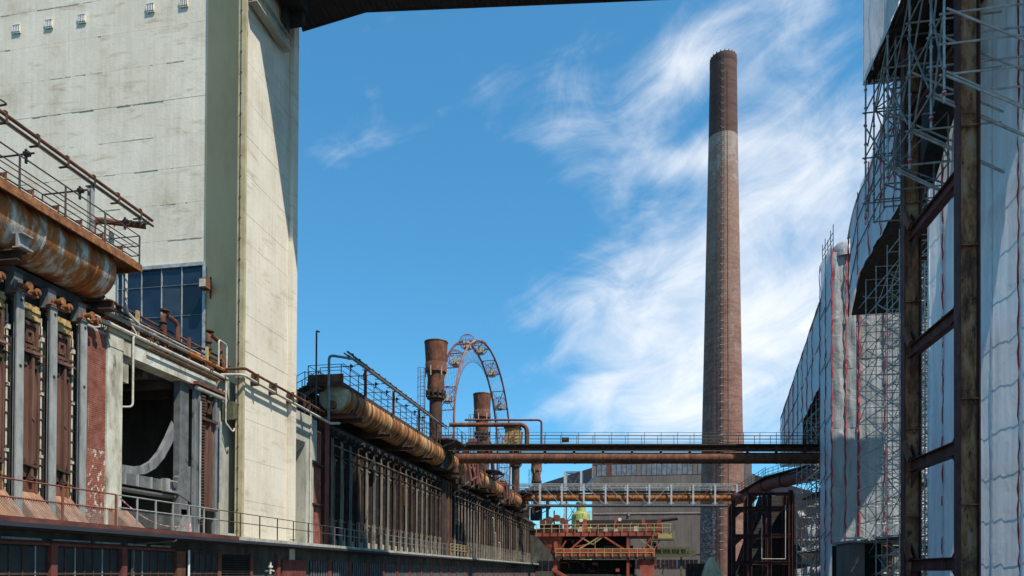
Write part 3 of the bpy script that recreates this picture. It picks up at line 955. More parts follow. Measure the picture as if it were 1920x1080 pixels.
def near_main():
    t = thing('collecting_main', 'near rusty horizontal gas main with flaking orange and white paint above the oven doors', 'gas main', (-19.75, 18, 11.5))
    part('shell', MB().lathe([(.2, 0), (.75, .03), (.92, .14), (.98, .35), (.98, 13.2), (.92, 13.38), (.75, 13.5), (.2, 13.56)], (-19.75, 9.0, 12.57), 40, 'Y'), 'tank', t, smooth=True)
    for y in (12, 14.5, 17.0, 19.2, 21.4):
        part('shell_seam', MB().lathe([(.982, 0), (.995, .01), (.995, .07), (.982, .08)], (-19.75, y, 12.55), 40, 'Y', False), 'tank', t, smooth=True)
    for y in (11.6, 14.9, 18.35, 22.35):
        br = part('bracket', MB().ibeam((-20.9, y, 11.35), (-18.75 if y < 22 else -18.9, y, 11.35), .36, .34, .04).box(-19.9, -19.6, y - .12, y + .12, 11.53, 11.75), 'rust_dark', t)
        if y < 22:
            part('bracket_head', MB().box(-18.9, -18.55, y - .2, y + .2, 11.54, 11.58).box(-18.9, -18.55, y - .2, y + .2, 11.96, 12.0).box(-18.78, -18.7, y - .2, y + .2, 11.58, 11.96), 'steel_grey', br)
    # riser pipes behind
    for k in range(6):
        y = 21.0 - k * 1.295
        part('riser', MB().elbow([(-21.2, y, 11.4), (-21.2, y, 13.9), (-19.9, y, 13.75)], .28, .5, 10), 'rust_dark', t, smooth=True)
    walkway_with_rails(t, -20.75, -18.5, 9.4, 23.25, 13.16, 'rust_mid', 9)
    for x, z, r in ((-18.62, 13.28, .035), (-18.72, 13.42, .025), (-18.9, 13.3, .05), (-20.3, 13.4, .06), (-20.5, 13.7, .03), (-18.58, 13.75, .018)):
        part('deck_pipe', MB().tube([(x, 9.6, z), (x, 23.0, z)], r, 6), random.choice(['rust_dark', 'rust_brown', 'rust_mid', 'pipe_pale']), t)
    for k in range(14):
        y = 10 + k * .95
        part('deck_stand', MB().box(-18.95, -18.55, y - .02, y + .02, 13.16, 13.5), 'rust_brown', t)
    # flanges and boxes lying on the walkway
    mb = MB()
    for k in range(26):
        y = 9.8 + k * .51
        mb.lathe([(.13, 0), (.13, .05), (.07, .06), (.07, .2), (.11, .22), (.11, .26)], (-18.75 - random.random() * .25, y + random.uniform(-.12, .12), 13.14), 8)
    part('valve_row', mb, 'rust_brown', t)


near_main()


def gantry_pipes(name, label, x, y0, y1, z, post_ys, zbase, xb, mats=('rust_brown', 'rail_dark', 'pipe_pale')):
    t = thing(name, label, 'pipes', (x, post_ys[0], zbase))
    part('upper_pipe', MB().tube([(x, y0, z), (x, y1, z)], .06, 8), mats[0], t)
    part('lower_pipe', MB().tube([(x + .04, y0, z - .22), (x + .04, y1, z - .22)], .045, 8), mats[1], t)
    part('side_pipe', MB().tube([(x - .22, y0, z - .08), (x - .22, y1 - .3, z - .08)], .05, 8), mats[2], t)
    part('thin_line', MB().tube([(x - .3, y0, z - .72), (x - .3, y1 - 1.9, z - .72)], .025, 6), mats[1], t)
    y = y0 + .7
    while y < y1:
        part('clamp', MB().box(x - .28, x + .09, y - .03, y + .03, z - .29, z - .25).box(x + .06, x + .09, y - .03, y + .03, z - .25, z + .08).box(x - .06, x + .06, y - .04, y + .04, z + .06, z + .1), 'rust_dark', t)
        y += 1.15
    for y in post_ys:
        part('gantry_post', MB().ibeam((x - .08, y, zbase), (x - .08, y, z - .28), .16, .16, .02, (1, 0, 0)), 'steel_grey' if zbase < 13.16 and y < 30 else 'rust_brown', t)
    y = y0 + 1.2
    while y < y1 - 1:
        part('cross_pipe', MB().tube([(x, y, z - .55), (xb, y, z - .55), (xb, y, zbase + .2)], .032, 6), mats[1], t)
        part('cross_valve', MB().lathe([(.09, 0), (.09, .16)], (x - .35, y, z - .55), 8, 'X').box(x - .33, x - .27, y - .03, y + .03, z - .85, z - .4), mats[1], t)
        y += 2.15
    return t


g1 = gantry_pipes('gantry_pipes', 'run of thin rusty pipes carried high over the near gas main walkway', -18.8, 9, 24.2, 15.36, (21.2, 14.6), 13.15, -20.6)
part('loop_pipe', MB().elbow([(-18.8, 24.0, 15.2), (-20.1, 23.6, 15.15), (-20.1, 23.6, 13.4)], .1, .3), 'pipe_pale', g1)
part('loop_pipe', MB().elbow([(-18.85, 23.9, 15.0), (-20.4, 23.0, 14.95), (-20.4, 23.0, 13.3)], .12, .3), 'rust_brown', g1)
hk = MB().elbow([(-19.6, 17.4, 16.2), (-18.9, 17.95, 15.8), (-19.6, 17.9, 15.75)], .03, .1)
part('bent_rod', hk, 'rail_dark', g1)


# ------------------------------------------------------------------ portal between battery and tower
def bricks(mb, x, y0, y1, z0, z1, face='X', bl=.25, bh=.076, d=.02):
    z = z0
    k = 0
    while z + bh < z1:
        y = y0 - (bl / 2 if k % 2 else 0)
        while y < y1:
            a, b = max(y, y0), min(y + bl - .012, y1)
            if b - a > .03:
                j = random.uniform(-.004, .006)
                mb.box(x, x + d + j, a, b, z, z + bh - .011)
            y += bl
        z += bh
        k += 1
    return mb


def portal():
    t = thing('concrete_portal', 'weathered concrete portal with a brick pier and a dark open bay beside the tower', 'portal', (-19.7, 25, DK))
    pr = part('brick_pier', MB().box(-21.0, -19.62, 21.92, 22.82, DK, 10.55), 'mortar', t)
    part('bricks', bricks(MB(), -19.62, 21.93, 22.81, DK + 2.9, 10.53), 'brick_plain', pr, kind='stuff')
    part('bricks', bricks(MB(), -19.62, 21.93, 22.81, DK, DK + 2.95), 'brick', pr, kind='stuff', label='brickwork with flaking white paint')
    part('column', MB().box(-20.6, -19.56, 22.84, 23.62, DK, 10.1).box(-20.6, -19.54, 22.86, 23.64, 10.1, 10.6), 'limewash', t)
    part('corbel', MB().box(-20.4, -19.72, 23.63, 24.12, 9.0, 9.98), 'limewash', t)
    part('lintel', MB().box(-20.3, -19.56, 23.65, 29.6, 10.0, 10.56), 'limewash', t)
    part('mossy_coping', MB().box(-20.4, -19.5, 22.84, 29.7, 10.62, 10.78), 'concrete_edge', t)
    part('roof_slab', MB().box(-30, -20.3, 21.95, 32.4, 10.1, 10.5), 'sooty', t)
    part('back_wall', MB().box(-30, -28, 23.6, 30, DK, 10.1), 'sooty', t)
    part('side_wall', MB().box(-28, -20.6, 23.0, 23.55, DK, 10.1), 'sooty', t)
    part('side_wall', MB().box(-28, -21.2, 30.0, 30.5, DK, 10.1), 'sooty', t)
    mb = MB()
    for k in range(4):
        mb.box(-28, -20.4, 24.2 + k * 1.6, 24.5 + k * 1.6, 9.75, 10.1)
    part('ceiling_rib', mb, 'sooty', t)
    part('end_wall', MB().box(-21.2, -19.65, 30.0, 32.49, DK, 10.9), 'concrete_old', t)
    part('end_pilaster', MB().box(-19.66, -19.5, 31.9, 32.49, DK, 10.9), 'concrete_edge', t)
    part('floor_block', MB().box(-19.5, -19.0, 29.8, 30.9, DK, DK + .22), 'concrete_old', t)
    # inner columns and pipes dimly seen
    for y, x in ((24.9, -26.5), (26.3, -26.0), (28.0, -26.8)):
        part('inner_column', MB().box(x - .15, x + .15, y - .15, y + .15, DK, 10.1), 'steel_machine', t)
    part('slope_plate', MB().prism([(-19.55, 22.95, DK + .75), (-19.45, 22.95, DK + .75), (-18.6, 22.95, DK + .03), (-19.55, 22.95, DK)], (0, .85, 0)), 'dusty_rust', t)


portal()


def guide_car():
    t = thing('coke_guide_machine', 'slate grey coke guide machine with a curved arm and toothed door inside the portal', 'machine', (-20, 28, DK))
    part('mast', MB().box(-20.1, -19.8, 27.35, 27.95, DK, 9.98), 'steel_machine', t)
    # curved arm
    path = [(8.7, 27.9), (8.0, 27.5), (7.3, 27.1), (6.65, 26.65), (6.15, 26.15), (5.85, 25.6), (5.72, 25.0), (5.70, 24.4), (5.70, 23.9)]
    up, lo = [], []
    for i, (z, y) in enumerate(path):
        z0, y0 = path[max(i - 1, 0)]
        z1, y1 = path[min(i + 1, len(path) - 1)]
        dy, dz = y1 - y0, z1 - z0
        L_ = math.hypot(dy, dz)
        ny, nz = -dz / L_, dy / L_
        up.append((y + ny * .17, z + nz * .17))
        lo.append((y - ny * .17, z - nz * .17))
    mb = MB()
    for i in range(len(path) - 1):
        mb.prism([(-20.3, *up[i]), (-20.3, *up[i + 1]), (-20.3, *lo[i + 1]), (-20.3, *lo[i])], (.2, 0, 0))
    part('curved_arm', mb, 'slate_mid', t)
    bm = part('lower_beam', MB().box(-20.32, -19.94, 23.7, 27.2, 5.08, 5.55), 'steel_machine', t)
    for y in (24.2, 24.9, 25.7, 26.3, 26.9):
        part('stiffener', MB().box(-19.94, -19.86, y - .03, y + .03, 5.08, 5.55), 'steel_grey', bm)
    part('beam_box', MB().box(-19.93, -19.7, 26.35, 26.62, 5.05, 5.6).box(-19.93, -19.7, 26.62, 27.1, 5.05, 5.12).box(-19.93, -19.7, 26.62, 27.1, 5.5, 5.56), 'steel_grey', bm)
    part('under_rail', MB().box(-20.6, -19.9, 23.7, 27.8, 4.88, 4.96), 'steel_machine', t)
    part('gusset', MB().prism([(-20.0, 27.2, 5.05), (-20.0, 28.1, 4.75), (-20.0, 28.1, 6.35), (-20.0, 27.2, 5.75)], (.22, 0, 0)), 'steel_machine', t)
    part('foot', MB().box(-20.3, -19.8, 27.5, 27.9, DK, 4.4).prism([(-19.9, 27.2, DK), (-19.9, 28.0, DK), (-19.9, 27.9, DK + .9), (-19.9, 27.6, DK + .9)], (.3, 0, 0)), 'steel_grey', t)
    # guide frame with rack
    for y0, y1, x in ((28.13, 28.22, -19.6), (28.26, 28.38, -19.5), (29.5, 29.62, -19.5), (29.68, 29.95, -19.6)):
        part('guide_post', MB().box(x - .16, x, y0, y1, DK + .1, 9.9), 'slate_mid', t)
    part('guide_back', MB().box(-20.0, -19.9, 28.4, 29.5, DK, 9.9), 'soot_iron', t)
    rk = part('rack_bar', MB().box(-19.78, -19.68, 28.42, 28.58, DK + .4, 9.7), 'soot_iron', t)
    tooth = MB().box(-.1, .12, -.1, .2, -.035, .035).mesh('rack_tooth', 'rust_dark')
    for k in range(44):
        inst('rack_tooth', tooth, rk, (-19.58, 28.5, DK + .55 + k * .135))
    part('door_leaf', MB().box(-19.75, -19.56, 28.74, 29.4, 4.6, 8.5).box(-19.56, -19.46, 29.0, 29.1, 4.6, 8.5), 'door', t)
    part('door_bar', MB().box(-19.7, -19.36, 28.4, 29.5, 8.5, 8.62), 'rust_dark', t)
    part('door_bar', MB().box(-19.7, -19.36, 28.4, 29.5, 4.42, 4.55), 'rust_dark', t)
    part('door_latch', MB().box(-19.66, -19.5, 28.8, 29.2, 8.9, 9.0).box(-19.66, -19.5, 28.8, 29.2, 9.4, 9.5).box(-19.66, -19.5, 28.78, 28.86, 8.9, 9.5).box(-19.66, -19.5, 29.14, 29.22, 8.9, 9.5), 'rust_dark', t)
    part('hydraulic_tube', MB().tube([(-19.42, 29.78, 4.9), (-19.42, 29.78, 8.7)], .06, 8), 'galv', t)
    part('hydraulic_tube', MB().tube([(-19.42, 28.25, 4.0), (-19.42, 28.25, 9.3)], .05, 8), 'steel_grey', t)
    part('top_roller', MB().tube([(-19.45, 28.0, 9.85), (-19.45, 30.1, 9.85)], .1, 10), 'pipe_pale', t)
    part('header_beam', MB().box(-19.75, -19.3, 27.9, 30.15, 9.98, 10.12), 'rust_brown', t)


guide_car()

sc = MB()
sc.prism([(-19.5, 30.0, 9.7), (-19.5, 30.45, 9.7), (-19.5, 30.8, 9.15), (-19.5, 30.05, 8.85)], (.55, 0, 0))
hd = thing('flood_lamp', 'olive hooded lamp hanging on the concrete wall next to the tower fin', 'lamp', (-19.3, 30.3, 9))
part('hood', sc, 'green_metal', hd)
part('arm_pipe', MB().elbow([(-19.3, 30.0, 10.6), (-19.3, 30.0, 8.7), (-19.1, 30.3, 8.3), (-19.1, 30.4, 8.5)], .035, .1), 'pipe_pale', hd)


def portal_pipes():
    t = thing('pipe_bundle', 'bundle of rusty pipes and valves running over the portal lintel', 'pipes', (-19.7, 26, 10.8))
    for x, z, r, m_, ya, yb in ((-19.45, 10.86, .08, 'pipe_pale', 22.4, 30.4), (-19.75, 10.95, .06, 'rust_dark', 21.8, 30.6), (-19.5, 11.25, .075, 'galv_dark', 22.3, 27.4),
                                (-19.5, 11.25, .075, 'rust_orange', 27.4, 30.4), (-19.95, 11.32, .10, 'rust_brown', 21.8, 30.8), (-19.65, 11.6, .05, 'rust_dark', 22.6, 30.8),
                                (-20.2, 11.62, .09, 'rust_brown', 24.0, 31.0), (-19.55, 11.45, .035, 'pipe_pale', 23.7, 28.4), (-20.1, 12.05, .05, 'rust_brown', 23.4, 30.9),
                                (-19.38, 10.62, .04, 'rust_brown', 24.8, 29.8)):
        part('pipe', MB().tube([(x, ya, z), (x, yb, z)], r, 8), m_, t)
    part('white_pipe', MB().elbow([(-19.55, 23.75, 13.4), (-19.55, 23.75, 11.7), (-19.5, 24.4, 11.42)], .05, .2), 'pipe_pale', t)
    part('white_pipe', MB().elbow([(-19.5, 23.9, 11.3), (-19.42, 24.2, 10.9), (-19.42, 24.0, 10.8), (-19.42, 24.0, 8.05), (-20.0, 23.5, 7.95)], .04, .15), 'pipe_pale', t)
    for y, z in ((26.2, 12.55), (29.35, 12.75)):
        part('pipe_loop', MB().elbow([(-19.8, y, 11.4), (-19.8, y, z), (-19.8, y + .95, z - .12), (-19.8, y + .95, 11.3)], .1, .25), 'rust_brown', t)
        part('valve_wheel', MB().lathe([(.2, 0), (.2, .06)], (-19.8, y + .1, z + .1), 12).tube([(-19.8, y + .1, z), (-19.8, y + .1, z + .1)], .03), 'rust_dark', t)
        part('valve_body', MB().lathe([(.17, 0), (.17, .05), (.1, .06), (.1, .3), (.17, .31), (.17, .36)], (-19.8, y, z - .75), 10), 'rust_dark', t)
    part('hand_line', MB().elbow([(-19.5, 29.7, 11.2), (-19.5, 29.7, 12.55), (-19.5, 30.35, 12.5), (-19.5, 30.35, 10.9)], .04, .15), 'pipe_pale', t)
    for y in (24.4, 26.0, 27.6, 28.9, 30.2):
        part('support_post', MB().box(-20.0, -19.4, y - .05, y + .05, 10.78, 10.82).box(-19.62, -19.52, y - .06, y + .06, 10.8, 11.95), random.choice(['rust_brown', 'frame_ochre']), t)
    for k in range(34):
        y = 22.3 + k * .25 + random.uniform(-.1, .1)
        x = random.uniform(-20.1, -19.4)
        z = random.choice([10.95, 11.25, 11.35, 11.6])
        part('fitting', MB().lathe([(.12, 0), (.12, .05), (.08, .05), (.08, .16), (.12, .16), (.12, .2)], (x, y, z), 8, random.choice('YZY')), random.choice(['rust_brown', 'rust_dark', 'rust_orange']), t)
    gr = MB()
    for k in range(30):
        gr.box(-20.35, -20.32, 23.4 + k * .1, 23.42 + k * .1, 11.0, 12.0)
    for k in range(8):
        gr.box(-20.35, -20.32, 23.4, 26.4, 11.0 + k * .14, 11.02 + k * .14)
    part('mesh_guard', gr, 'rail_dark', t)


portal_pipes()

tpz = thing('wall_pipes', 'pair of pale pipes crossing the street side of the tower wall', 'pipes', (-18.4, 33, 10.9))
part('pipe', MB().elbow([(-19.9, 30.2, 11.32), (-18.45, 30.25, 11.3), (-18.42, 30.9, 11.25), (-18.42, 38.6, 11.12)], .07, .15), 'rust_brown', tpz)
part('pipe', MB().elbow([(-19.6, 30.0, 10.98), (-18.45, 30.1, 10.95), (-18.42, 30.9, 10.88), (-18.42, 39.4, 10.62), (-18.42, 40.7, 10.9)], .075, .15), 'pipe_pale', tpz)
for y in (31.2, 32.9, 34.7, 36.6):
    part('pipe_clip', MB().box(-18.72, -18.32, y - .04, y + .04, 10.72, 11.3), 'rust_dark', tpz)


# ------------------------------------------------------------------ bay between tower and far battery
def bay():
    t = thing('concrete_bay', 'grey concrete bay with a bracketed beam between the tower and the far ovens', 'bay', (-19.6, 37.5, DK))
    part('back_wall', MB().box(-21.5, -20.4, 35.25, 38.2, DK, 10.4), 'concrete_old', t)
    part('top_beam', MB().box(-20.4, -19.0, 35.42, 38.3, 9.6, 10.75), 'concrete_old', t)  # darker concrete puts the bridge's shadow into the colour
    part('corbel', MB().prism([(-20.4, 35.43, 8.6), (-19.6, 35.43, 8.6), (-19.05, 35.43, 9.15), (-19.05, 35.43, 9.6), (-20.4, 35.43, 9.6)], (0, 2.1, 0)), 'concrete_old', t)
    part('column', MB().box(-20.4, -19.05, 37.6, 38.35, DK, 9.6), 'concrete_old', t)
    part('pale_strip', MB().box(-20.4, -19.1, 38.36, 39.05, 8.3, 10.7).box(-20.4, -19.3, 38.36, 39.05, DK, 8.3), 'concrete_old', t)  # same darker concrete, tone lowered for the shade on the bay
    pier = part('brick_strip', MB().box(-20.4, -19.46, 39.06, 40.35, DK, 10.3), 'mortar', t)
    part('bricks', bricks(MB(), -19.46, 39.07, 40.34, DK, 10.28), 'brick_plain', pier, kind='stuff')
    for z in (8.1, 5.7):
        part('ledge', MB().box(-20.3, -19.2, 38.9, 40.5, z, z + .09), 'soot_iron', t)
    part('ledge', MB().box(-20.39, -19.8, 35.4, 36.6, 7.4, 7.5), 'soot_iron', t)
    part('conduit', MB().tube([(-18.98, 38.0, DK), (-18.98, 38.0, 10.9)], .045, 8), 'pipe_pale', t)


bay()


def stair():
    t = thing('steel_stair', 'dark steel stair climbing from the tower to the far gas main walkway', 'stair', (-20.3, 38, 10.8))
    y0, z0, y1, z1 = 36.4, 10.9, 40.6, 13.2
    for x in (-20.7, -19.8):
        part('stringer', MB().beam((x, y0, z0), (x, y1, z1), .05, .22), 'rail_dark', t)
        part('handrail', MB().tube([(x, y0, z0 + 1.0), (x, y1, z1 + 1.0), (x, y1 + 1.2, z1 + 1.0)], .022, 6), 'rail_dark', t)
        part('mid_rail', MB().tube([(x, y0, z0 + .55), (x, y1, z1 + .55), (x, y1 + 1.2, z1 + .55)], .018, 6), 'rail_dark', t)
        for k in range(5):
            y = y0 + (y1 - y0) * k / 4
            z = z0 + (z1 - z0) * k / 4
            part('post', MB().box(x - .02, x + .02, y - .02, y + .02, z, z + 1.0), 'rail_dark', t)
    me = MB().box(-.43, .43, -.12, .12, -.015, .015).mesh('tread', 'rust_dark')
    for k in range(12):
        inst('tread', me, t, (-20.25, y0 + .2 + (y1 - y0 - .2) * k / 12, z0 + .15 + (z1 - z0) * k / 12))
    part('landing', MB().box(-21.0, -19.7, y1, y1 + 1.3, 13.1, 13.2), 'rust_brown', t)
    # guard round the roof of the bay
    for x in (-19.1,):
        for k in range(5):
            y = 35.6 + k * .95
            part('post', MB().box(x - .02, x + .02, y - .02, y + .02, 10.75, 11.85), 'rail_dark', t)
        for h in (.4, .75, 1.1):
            part('guard_rail', MB().tube([(x, 35.6, 10.75 + h), (x, 39.4, 10.75 + h)], .018, 6), 'rail_dark', t)


stair()
solo('vent_pipe', MB().elbow([(-19.25, 39.2, 10.2), (-19.25, 39.2, 16.2), (-19.25, 39.55, 16.25)], .055, .12), 'rail_dark',
     'thin dark vent pipe with a bent tip standing beside the steel stair', 'pipe', (-19.25, 39.2, 10.2))


# ------------------------------------------------------------------ the far oven battery
def far_battery():
    t = thing('coke_oven_battery', 'long far battery of narrow dark oven doors below the ribbed rusty main', 'oven battery', (-19.8, 60, DK))
    part('battery_wall', MB().box(-32, -20.1, 40.4, 131, DK, 11.0), 'soot_iron', t)
    part('battery_roof', MB().box(-32, -20.0, 40.4, 131, 11.0, 11.3), 'sooty', t)
    part('charging_deck', MB().box(-32, -20.72, 41.4, 131, 11.3, 13.2), 'soot_iron', t)
    part('red_column', MB().ibeam((-19.55, 40.95, DK), (-19.55, 40.95, 11.35), .6, .45, .05, (1, 0, 0)), 'red_oxide', t)
    part('red_beam', MB().ibeam((-20.4, 41.25, 11.48), (-17.5, 41.25, 11.48), .4, .28, .04), 'red_oxide', t)
    post = MB().tube([(.08, -.11, .1), (.08, -.11, 7.0)], .04, 6).tube([(.08, .11, .1), (.08, .11, 7.0)], .04, 6)
    web = MB().box(-.4, .0, -.05, .05, 0, 7.2).mesh('buckstay_web', 'soot_iron')
    post = [post.mesh('buckstay', 'post_grey'), post.mesh('buckstay', 'rust_dark'), post.mesh('buckstay', 'steel_machine')]
    foot = MB().box(-.05, .14, -.13, .13, 0, 1.9).mesh('buckstay_foot', 'post_grey')
    head = MB().box(-.25, .14, -.2, .2, 7.2, 7.55).box(-.2, .3, -.06, .28, 7.0, 7.12).lathe([(.13, 0), (.13, .35), (.17, .36), (.17, .42)], (.02, .1, 7.34), 10, 'X').mesh('buckstay_head', 'soot_iron')
    door = MB()
    for sg in (-1, 1):
        door.prism([(.0, sg * .05, 1.7), (.0, sg * .22, 2.0), (.0, sg * .34, 3.4), (.0, sg * .33, 4.6), (.0, sg * .15, 5.6), (.0, sg * .05, 5.65)][::sg], (.14, 0, 0))
    door.box(.14, .26, -.05, .05, 1.7, 5.65)
    door = door.mesh('oven_door', 'door2')
    back = MB().box(-.1, -.02, -.44, .44, .3, 7.0).mesh('door_back', 'soot_iron')
    lat = MB().prism([(.02, -.42, 0), (.3, -.34, 0), (.3, .34, -.06), (.02, .45, -.06)], (0, 0, .1)).box(.06, .2, -.3, -.15, -.35, 0).box(.06, .2, .15, .3, -.35, 0).box(.05, .22, -.06, .06, -.4, .2).mesh('latch_plate', 'door2')
    lev = MB().box(0, .07, -.34, .34, 5.95, 6.75)
    for a, b, c, d in ((-.34, .34, 6.65, 6.75), (-.34, .34, 5.95, 6.05), (-.34, -.25, 6.05, 6.65), (.25, .34, 6.05, 6.65)):
        lev.box(.07, .16, a, b, c, d)
    lev = lev.mesh('leveller_door', 'soot_iron')
    y = 41.95
    k = 0
    while y < 129.5:
        if not 67.0 < y < 71.0:
            j = random.random()
            p = inst('buckstay', post[0 if j < .5 else 1 if j < .85 else 2], t, (-19.52 + random.uniform(-.03, .03), y + random.uniform(-.05, .05), DK))
            inst('buckstay_foot', foot, p, (-19.52, y, DK))
            inst('buckstay_web', web, p, (-19.52, y, DK))
            inst('buckstay_head', head, p, (-19.52, y, DK))
            if y < 128:
                b = (-19.88, y + .72, DK)
                inst('door_back', back, t, b)
                d = inst('oven_door', door, t, (b[0] + random.uniform(-.02, .02), b[1], b[2]))
                inst('latch_plate', lat, d, (b[0], b[1], DK + 5.75 + random.uniform(-.03, .03)))
                inst('latch_plate', lat, d, (b[0], b[1], DK + 1.75 + random.uniform(-.03, .03)))
                if y < 95:
                    inst('leveller_door', lev, t, b)
                if random.random() < .3 and y < 100:
                    zz_ = random.uniform(1.0, 6.0)
                    part('stray_pipe', MB().elbow([(-19.4, y + .1, DK + zz_), (-19.3, y + random.uniform(.3, .7), DK + zz_ + .1), (-19.35, y + .75, DK + max(.3, zz_ - random.uniform(.8, 3)))], random.uniform(.025, .05), .15, 6), random.choice(['rust_mid', 'rust_dark', 'pipe_pale']), t)
        y += 1.44
        k += 1
    for ya, yb in ((42, 66.5), (71.2, 129)):
        part('service_pipe', MB().tube([(-19.36, ya, DK + 6.55), (-19.36, yb, DK + 6.55)], .05, 6), 'door2', t)
        part('service_pipe', MB().tube([(-19.40, ya, DK + 5.95), (-19.40, yb, DK + 5.95)], .035, 6), 'soot_iron', t)
    part('front_gap', MB().box(-20.09, -19.99, 41.3, 131, DK + .55, 10.99), 'black', t)
    part('bay_pier', MB().box(-20.1, -19.5, 67.5, 70.8, DK, 11.0), 'soot_iron', t)
    for y in (68.2, 69.4, 70.4):
        part('bay_post', MB().box(-19.5, -19.35, y - .12, y + .12, DK, 10.9), 'rust_dark' if y != 69.4 else 'rust_brown', t)
    part('base_course', MB().box(-20.1, -19.72, 41.3, 131, DK, DK + .55), 'concrete_old', t)


far_battery()


def ribbed_main(name, label, y0, y1, end=False):
    t = thing(name, label, 'gas main', (-19.2, y0, 11.8))
    prof = [(.15, -.12), (.6, -.08), (.93, -.02), (.98, .0)] if end else [(.98, 0)]
    L_ = y1 - y0
    k = int(L_ / .52)
    for i in range(k):
        a = L_ * i / k
        prof += [(.98, a + .02), (1.035, a + .12), (1.035, a + .34), (.98, a + .44)]
    prof += [(.98, L_)]
    part('shell', MB().lathe(prof, (-19.2, y0, 12.82), 36, 'Y'), 'tank_ribbed', t, smooth=True)
    if end:
        part('end_dish', MB().lathe([(.05, -.2), (.45, -.17), (.8, -.1), (.96, -.02), (1.0, .04), (1.0, .1)], (-19.2, y0 - .03, 12.82), 36, 'Y'), 'tank_end', t, smooth=True)
        part('manhole', MB().lathe([(.05, -.28), (.25, -.27), (.27, -.22), (.27, 0), (.32, .02), (.32, .06)], (-19.15, y0 - .08, 12.22), 20, 'Y'), 'rust_brown', t)
    y = y0 + 1.2
    while y < y1 - .3:
        b = part('saddle', MB().ibeam((-20.5, y, 11.5), (-17.75, y, 11.5), .3, .28, .03).prism([(-19.9, y - .1, 11.64), (-18.5, y - .1, 11.64), (-18.3, y - .1, 12.2), (-18.6, y - .1, 11.9), (-19.2, y - .1, 11.76), (-19.9, y - .1, 11.9)], (0, .2, 0)), 'rust_dark', t)
        part('saddle_foot', MB().box(-18.5, -18.2, y - .2, y + .2, 11.64, 11.74), 'rust_dark', b)
        y += 5.3
    return t


m1 = ribbed_main('collecting_main', 'ribbed rusty gas main with a pale dished end above the far ovens', 41.5, 64.0, True)
wk = walkway_with_rails(m1, -20.6, -18.3, 40.7, 64.0, 13.5, 'rust_dark', 18)
m2 = ribbed_main('collecting_main', 'short ribbed rusty gas main between the first tall vent and the upper pipe bridge', 66.4, 72.5)
m3 = ribbed_main('collecting_main', 'distant ribbed gas main beyond the upper pipe bridge', 79.0, 92.5)
m4 = ribbed_main('collecting_main', 'farthest ribbed gas main beside the lower truss bridge', 98.5, 107.5)
walkway_with_rails(m2, -20.6, -18.3, 66.6, 72.4, 13.6, 'rust_brown', 5)
walkway_with_rails(m3, -20.6, -18.3, 78.6, 93.0, 13.6, 'rust_brown', 10)
walkway_with_rails(m4, -20.6, -18.3, 98.2, 107.6, 13.6, 'rust_brown', 7)
for mm, ya, yb in ((m2, 72.6, 78.8), (m3, 92.6, 98.4), (m4, 107.8, 120)):
    for k in range(7):
        y = ya + (yb - ya) * (k + .5) / 7
        x = -20.0 + random.uniform(-.3, 1.2)
        part('valve_house', MB().box(x - .5, x + .5, y - .35, y + .35, 11.3, 12.4 + random.uniform(0, 1.6)), random.choice(['soot_iron', 'rust_dark', 'rust_brown']), mm)
        part('link_pipe', MB().elbow([(x, y, 12), (x, y, 14.2 + random.uniform(-.4, .5)), (x + random.uniform(.6, 1.3), y + .3, 14.0), (x + 1.2, y + .3, 11.6)], random.choice([.06, .1, .16]), .3), random.choice(['rust_dark', 'rust_brown', 'red_oxide']), mm)
    part('bent_strut', MB().beam((-19.8, ya + 1, 10.6), (-17.6, ya + 2, 12.2), .14, .14).beam((-19.8, ya + 4, 10.6), (-17.6, ya + 4.5, 12.2), .12, .12), 'steel_machine', mm)
g2 = gantry_pipes('gantry_pipes', 'run of rusty pipes on posts over the far gas main walkway', -18.0, 40.9, 63.5, 15.4, (44.0, 49.4, 55.5, 60.5), 13.38, -20.4, ('rust_dark', 'rail_dark', 'galv_dark'))
part('down_pipe', MB().elbow([(-17.75, 60, 15.05), (-17.75, 41.3, 15.05), (-18.95, 40.3, 15.05), (-18.95, 40.3, 10.9), (-18.42, 39.4, 10.62)], .085, .3), 'galv_dark', g2)
part('end_frame', MB().box(-20.5, -18.2, 40.72, 40.78, 13.4, 14.0), 'rust_brown', g2)


